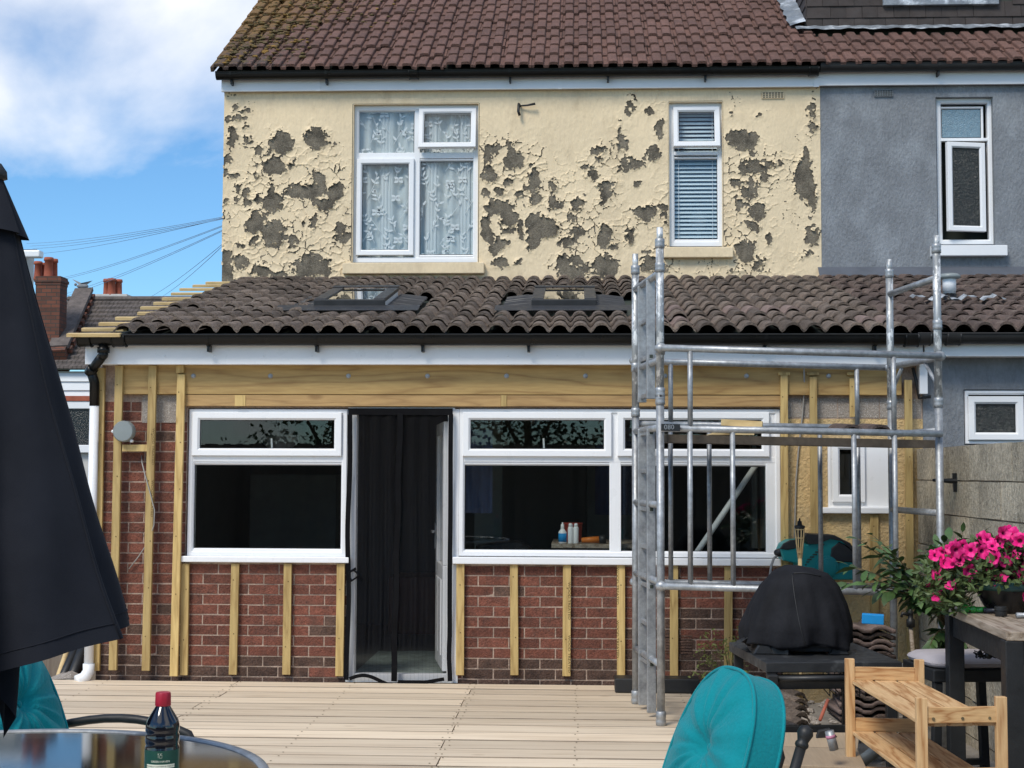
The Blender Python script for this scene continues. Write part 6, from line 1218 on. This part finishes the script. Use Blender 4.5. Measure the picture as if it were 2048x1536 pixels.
def petcloud(r2):
    while True:
        p = Vector((r2.uniform(-.42, .26), r2.uniform(-.2, .22), r2.uniform(.0, .34)))
        if p.x > -.17 and p.z < ph*.92: continue
        c0 = Vector((-.02, 0, .17)); d = p-c0
        if (d.x/.30)**2+(d.y/.24)**2+(d.z/.17)**2 < 1: return p
        if p.x < -.1 and (p.x+.23)**2/.03+(p.z-.12)**2/.018+p.y**2/.03 < 1: return p
foliage_cloud(mb, 2600, petcloud, .045, .022, 5); mb.build('foliage', M['petleaf'], pt2, local=True, kind='stuff')
mb = MB(); r3 = random.Random(9)
for k in range(50): e = petcloud(r3); mb.tube([(r3.uniform(-.08, .08), r3.uniform(-.06, .06), ph*.8), (e.x*.6, e.y*.6, e.z*.6+.09), tuple(e)], .0018, 4, False)
mb.build('stems', M['stem'], pt2, local=True, kind='stuff')
def petunia(sd):
    n = 30; vs = []; rr_ = random.Random(sd); ph_ = [rr_.uniform(0, 6.28) for _ in range(4)]; opn = rr_.uniform(.75, 1.08); prof = [(.003, 0), (.006, .016), (.010, .027), (.021*opn, .034), (.033*opn, .035+(1.05-opn)*.03)]
    for i, (r_, z) in enumerate(prof):
        for k in range(n):
            t = k/n*2*math.pi; e = max(0, i-2)/2; lob = 1+e*(.11*math.cos(5*t)+.05*math.sin(13*t+ph_[0])+.06*math.sin(2*t+ph_[1])); vs.append((r_*lob*math.cos(t), r_*lob*math.sin(t), z+e*(.005*math.cos(5*t+.6)+.0035*math.sin(11*t+ph_[2])+.007*math.sin(2*t+ph_[3]))))
    me_ = MB().add(vs, [(i*n+k, i*n+(k+1) % n, (i+1)*n+(k+1) % n, (i+1)*n+k) for i in range(4) for k in range(n)]).mesh('flower', M['petal'], True); me_.materials.append(M['petal_throat'])
    for i, p_ in enumerate(me_.polygons): p_.material_index = 1 if i < 60 else 0
    return me_
pmes = [petunia(k) for k in range(7)]
flow = [(1870, 1110), (1875, 1150), (1888, 1140), (1897, 1160), (1906, 1172), (1862, 1178), (1876, 1190), (1912, 1100), (1925, 1092), (1940, 1108), (1955, 1112), (1963, 1085), (1985, 1090), (2010, 1092), (2005, 1115), (1990, 1115), (2025, 1070), (2008, 1066), (2040, 1082), (1938, 1150), (2004, 1155), (2028, 1150), (2044, 1160), (2002, 1177), (2043, 1122), (1980, 1143), (1918, 1120), (1905, 1128), (1893, 1120), (2046, 1140), (1950, 1098), (1976, 1078), (2036, 1100), (2020, 1130), (2042, 1182), (1882, 1172)]
rf = random.Random(77); flow += [(a_+rf.uniform(-22, 22), b_+rf.uniform(-14, 14)) for a_, b_ in flow[::2]]+[(a_+rf.uniform(-14, 14), b_+rf.uniform(-10, 10)) for a_, b_ in flow[7:20]]
for i, (a, b) in enumerate(flow):
    dy_ = rr.uniform(-.16, -.02) if 1900 < a else rr.uniform(-.08, .08); q = P(a, b, FP.y+dy_)
    d = Vector((rr.uniform(-.9, .6)+(a-1980)/200, -.9, rr.uniform(-.4, .8))).normalized()
    o = inst('flower', pmes[i % 7], pt2, q-Vector((FP.x+.02, FP.y+.02, .902))-d*.03, d.to_track_quat('Z', 'Y').to_euler(), (1, 1, 1)); s_ = rr.uniform(.8, 1.15)*1.0; s_ *= .95; o.scale = (s_, s_, s_)
q = Pz(1930, 1220, .915); solo(MB().sphere((0, 0, .018), .022, 14, 8).sphere((.035, 0, .015), .017, 12, 8, (1.3, 1, 1)).tube([(.05, 0, .014), (.09, .0, .014)], .013, 10), 'green_glass', M['green_glass'], 'bright green glass ornament lying beside the petunia bowl', 'ornament', smooth=True).location = (q.x, q.y, .903)
q = Pz(2002, 1232, .903); solo(MB().lathe([(.024, 0), (.026, .004), (.026, .022), (.024, .024), (.028, .025), (.028, .040), (.026, .042), (0, .042)], (0, 0, 0), 20), 'hose_reducer', M['black_plastic'], 'round black plastic cap on the tall table before the bowl', 'cap', angle=30).location = (q.x, q.y, .903)
q = Pz(1985, 1224, .91); solo(MB().tube([(-.03, .01, .013), (.11, .02, .013)], .011, 10).tube([(-.036, .0095, .013), (-.03, .01, .013)], .0115, 10).tube([(.11, .02, .013), (.2, .03, .013)], .005, 8), 'torch_tool', pm('navy_tool', (.02, .025, .04), .4), 'dark hand tool with pale end behind the black cap', 'tool', smooth=True).location = (q.x, q.y, .903)
q = Pz(2035, 1232, .91); solo(MB().tube([(-.01, -.02, .012), (.16, .0, .012)], [.012, .010], 10), 'metal_tool', M['galv'], 'silver handled tool lying at the right edge of the tall table', 'tool', smooth=True).location = (q.x, q.y, .903)
# pine rack
RA1, RA2, RB1, RB2 = Pz(1699, 1317, .70), Pz(1838, 1319, .70), Pz(1842, 1395, .70), Pz(2001, 1393, .70)
pr_ = thing('pine_rack', 'small slatted pine shelf rack in the lower right corner', 'rack', tuple((RA1+RB2)/2-Vector((0, 0, .86))))
for p in (RA1, RA2, RB1, RB2): MB().box(p.x-.020, p.x+.020, p.y-.015, p.y+.015, GZ0, .70).build('post', M['pine_v'], pr_, bevel=.002)
def railz(p, q_, z, h=.058): a, b = Vector((p.x, p.y, z)), Vector((q_.x, q_.y, z)); d = (b-a).normalized()*.02; return MB().bar(a+d, b-d, .018, h, (0, 1, 0)).build('rail', M['pine_x'], pr_, bevel=.002)
zA = [Pz(1770, 1345, 0).z]*1
def zat(px, py, p): return P(px, py, p.y).z
zs1 = zat(1770, 1345, RA1); zs1b = zat(1925, 1445, RB1)
zs2 = zat(1770, 1448, RA1)
zlev = [(zs1+zs1b)/2+.01, (zs1+zs1b)/2-.215, (zs1+zs1b)/2-.43]
for li, zl_ in enumerate(zlev):
    railz(RA1, RA2, zl_); railz(RB1, RB2, zl_)
    for k in range(3):
        t = .17+.33*k; a, b = RA1.lerp(RA2, t), RB1.lerp(RB2, t); d = (b-a).normalized()*.01; MB().bar(Vector((a.x, a.y, zl_-.036))+d, Vector((b.x, b.y, zl_-.036))-d, .092, .015, (1, 0, 0)).build('slat', M['pine'], pr_, bevel=.002)
for px, py in ((1868, 1451), (1929, 1451), (1986, 1451)): q = P(px, py-4, RB1.y-.012); MB().lathe([(.006, 0), (.006, .003), (0, .003)], (0, 0, 0), 8).xf(Matrix.Translation((q.x, RB1.lerp(RB2, (px-1845)/155).y-.0105, zlev[0]-.012)) @ Matrix.Rotation(R(90), 4, 'X')).build('screw', M['stem'], pr_)
# cardboard box, leaning tiles, odds and ends on the patio
q = Pz(1645, 1512, .27); cb = thing('cardboard_box', 'flattened cardboard box on the ground beside the garden chair', 'box', (q.x-.0, q.y, GZ0), R(-6)); hb = .27-GZ0
MB().box(-.19, .17, -.22, .20, 0, hb).build('box', M['card'], cb, local=True, bevel=.004); MB().add([(-.19, .20, hb), (.17, .20, hb), (.19, .33, hb+.05), (-.17, .33, hb+.04)], [(0, 1, 2, 3)]).build('flap', M['card'], cb, local=True); MB().add([(-.19, -.22, hb), (-.19, .20, hb), (-.30, .18, hb-.06), (-.29, -.2, hb-.07)], [(0, 1, 2, 3)]).build('flap', M['card'], cb, local=True)
lt = [('nearest', 0), ('second', 1), ('third', 2), ('fourth', 3), ('fifth', 4), ('sixth', 5), ('seventh', 6), ('farthest', 7)]
solo(MB().box(1.0, 1.75, -2.95, -.85, GZ0, .02), 'rubble_heap', M['ground'], 'low heap of rubble and concrete under the lapped roof tiles', 'rubble')
mb = MB(); rq = random.Random(41)
for k in range(260):
    x_, y_, r_ = rq.uniform(.86, 2.3), rq.uniform(-3.6, -.3), rq.uniform(.012, .045); zz_ = (.02 if (1.0 < x_ < 1.75 and -2.95 < y_ < -.85) else GZ0)+r_*.3
    b_ = MB().sphere((x_, y_, zz_), r_, 6, 4, (rq.uniform(.8, 1.5), rq.uniform(.8, 1.3), .7)); b_.v = [(a_+rq.uniform(-.25, .25)*r_, c_+rq.uniform(-.25, .25)*r_, d_+rq.uniform(-.2, .2)*r_) for a_, c_, d_ in b_.v]; mb.add(b_.v, b_.f)
rg = mb.build('gravel', M['blockfine'], kind='stuff'); rg['label'] = 'loose stones and mortar crumbs on the ground around the bench'; rg['category'] = 'gravel'
tb2 = tile_mesh('tile', .34, .40, prof_low, M['tile_low'], .02, 9)
for nm, i in lt:
    dd = 7.55+i*.235; zt2 = .05+i*.004; o = link('roof_tile', tb2, fix=False); o.location = ((1548-1154)/2844*dd-.04, -CD+dd, zt2); o.rotation_euler = (R(9), R(3), R(38)); tag(o, '%s of the old roof tiles lapped on the ground under the bench' % nm, 'roof tile', 'tiles lying under the bench')
solo(MB().tube([P(1640, 1440, -CD+6.5), P(1656, 1400, -CD+6.6)], .008, 8), 'copper_pipe', M['terracotta'], 'short copper-coloured pipe standing among the tiles under the bench', 'pipe', smooth=True)
p = P(1712, 1516, -CD+6.6); solo(MB().tube([(p.x-.02, p.y, p.z-.05), (p.x+.12, p.y+.10, p.z+.02)], .028, 14), 'grey_pipe', M['grey_box'], 'grey plastic pipe lying behind the pine rack', 'pipe', smooth=True)
p = P(1652, 1488, -CD+6.75); solo(MB().prism([(p.x-.08, p.z-.05), (p.x+.06, p.z-.05), (p.x+.055, p.z+.03), (p.x+.02, p.z+.07), (p.x-.03, p.z+.06)], p.y, p.y+.03, .004), 'grey_guard', M['gutter_old'], 'dark grey plastic guard leaning behind the cardboard box', 'plastic part')
p = P(1668, 1476, -CD+6.25); cn = thing('spray_can', 'small can with a pink band lying behind the cardboard box', 'can', tuple(p)); MB().tube([(0, 0, -.05), (-.02, 0, .03)], .02, 12).build('can', M['galv'], cn, local=True, smooth=True); MB().tube([(-.013, 0, 0), (-.016, 0, .013)], .0208, 12).build('band', pm('pink_band', (.5, .2, .3), .6), cn, local=True, smooth=True)
p = P(1305, 1388, -.5); solo(MB().box(Xw(1230, 1388, -.4), Xw(1400, 1388, -.4), -.40, -.22, .004, .10), 'black_trough', M['black_plastic'], 'low black trough against the brick wall behind the scaffold foot', 'trough', bevel=.006)
# light green shrub and laurel
q = P(1465, 1330, -.45); sh = thing('small_shrub', 'small light green shrub growing by the brick wall', 'shrub', (q.x, -.45, GZ0)); hh = P(1440, 1275, -.45).z-GZ0
mb = MB(); r4 = random.Random(3)
tips = []
for k in range(26): e = Vector((r4.uniform(-.22, .12), r4.uniform(-.1, .1), r4.uniform(.45, 1.0)*hh)); tips.append(e); mb.tube([(0, 0, 0), (e.x*.4, e.y*.4, e.z*.6), tuple(e)], .003, 4, False)
mb.build('stems', M['stem'], sh, local=True)
mb = MB()
for e in tips: foliage_cloud(mb, 12, lambda r2, e=e: e+Vector((r2.gauss(0, .03), r2.gauss(0, .03), r2.gauss(0, .035))), .038, .016, int(e.x*1000) % 997)
mb.build('foliage', M['leaf2'], sh, local=True, kind='stuff')
la = thing('laurel_bush', 'leafy dark green shrub with arching shoots between bench and tall table', 'shrub', (Xw(1900, 1400, -2.9), -2.9, GZ0))
lm1 = leafmesh('leaf', .10, .040, M['leaf'], .3); lm2 = leafmesh('leaf', .075, .031, M['leaf'], .2); lb0 = Vector((Xw(1900, 1400, -2.9), -2.9, GZ0))
shoots = [((1900, 1250), (1745, 1070)), ((1890, 1230), (1742, 1160)), ((1890, 1220), (1700, 1135)), ((1900, 1240), (1850, 1105)), ((1905, 1240), (1925, 1065)), ((1910, 1240), (1955, 1090)), ((1890, 1250), (1800, 1140)), ((1880, 1240), (1780, 1110)), ((1890, 1260), (1860, 1290)), ((1900, 1250), (1840, 1200)), ((1905, 1250), (1880, 1150)), ((1900, 1260), (1905, 1290)), ((1910, 1230), (1900, 1080)), ((1895, 1240), (1825, 1165)), ((1890, 1240), (1860, 1160)), ((1900, 1250), (1895, 1200))]
r5 = random.Random(12); ms = MB(); shoots += [((a_[0]+r5.uniform(-15, 15), a_[1]), (b_[0]+r5.uniform(-30, 35), b_[1]+r5.uniform(-12, 40))) for a_, b_ in shoots for _ in (0, 1)]
for (a, b) in shoots:
    ya, yb = -2.9, -2.9+r5.uniform(-.25, .35); A, B = P(*a, ya), P(*b, yb); Mid = (A+B)/2+Vector((0, 0, .05+.03*r5.random())); n = 11
    pth = [A*(1-t)**2+Mid*2*t*(1-t)+B*t*t for t in [k/n for k in range(n+1)]]; ms.tube([p-lb0 for p in pth], [.005-.003*k/n for k in range(n+1)], 5)
    for k in range(3, n+1):
        for sd_ in ((-1, 1) if k < n else (0,)):
            d = (pth[k]-pth[k-1]).normalized(); s = d.cross(Vector((0, 0, 1))).normalized(); dr_ = (d*.7+s*sd_*.7+Vector((0, r5.uniform(-.4, .2), r5.uniform(-.7, .35)))).normalized()
            o = inst('leaf', random.choice((lm1, lm2)), la, pth[k]-lb0, dr_.to_track_quat('Y', 'Z').to_euler()); o.rotation_euler.rotate_axis('Y', r5.uniform(-.6, .6)); f_ = r5.uniform(.7, 1.15); o.scale = (f_, f_, f_)
ms.tube([(0, 0, 0), tuple(P(1900, 1250, -2.9)-lb0)], [.014, .008], 7); ms.build('stems', M['stem'], la, local=True, smooth=True)
# ================================================================== BEHIND THE CAMERA (seen only as reflections)
bf = thing('boundary_fence', 'dark boarded boundary fence at the far end of the garden', 'fence', (0, -19, -.6))
bmh = MB().box(0, .14, 0, .02, 0, 2.7).mesh('fence_board', M['fence'])
for k in range(125): inst('fence_board', bmh, bf, (-8+k*.132, .02*(k % 2), random.uniform(-.02, .02)))
for k, (x, y, h, s) in enumerate(((-5.5, -21.5, 5.2, 2.4), (-1.2, -22.5, 5.8, 2.6), (3.4, -21.8, 5.0, 2.5), (7.5, -22, 5.6, 2.6))):
    tr2 = thing('garden_tree', ['bushy tree at the left end beyond the boundary fence', 'tallest bushy tree beyond the boundary fence', 'bushy tree right of centre beyond the boundary fence', 'bushy tree at the right end beyond the boundary fence'][k], 'tree', (x, y, -.6), group='trees beyond the fence')
    MB().tube([(0, 0, 0), (.1, 0, h*.45), (0, .1, h*.8)], [.16, .10, .04], 8).tube([(.08, 0, h*.35), (.8, .2, h*.65)], [.07, .02], 6).tube([(.08, 0, h*.4), (-.8, -.2, h*.7)], [.07, .02], 6).build('trunk', M['stem'], tr2, local=True, smooth=True)
    mb = MB(); rc = random.Random(k+30); cl = [Vector((rc.uniform(-s*.7, s*.7), rc.uniform(-s*.4, s*.4), h*.3+rc.uniform(0, h*.6))) for _ in range(26)]
    foliage_cloud(mb, 4200, lambda r2, cl=cl: r2.choice(cl)+Vector((r2.gauss(0, .35), r2.gauss(0, .35), r2.gauss(0, .30))), .17, .09, k+3); mb.build('crown', M['leaf'], tr2, local=True, kind='stuff')
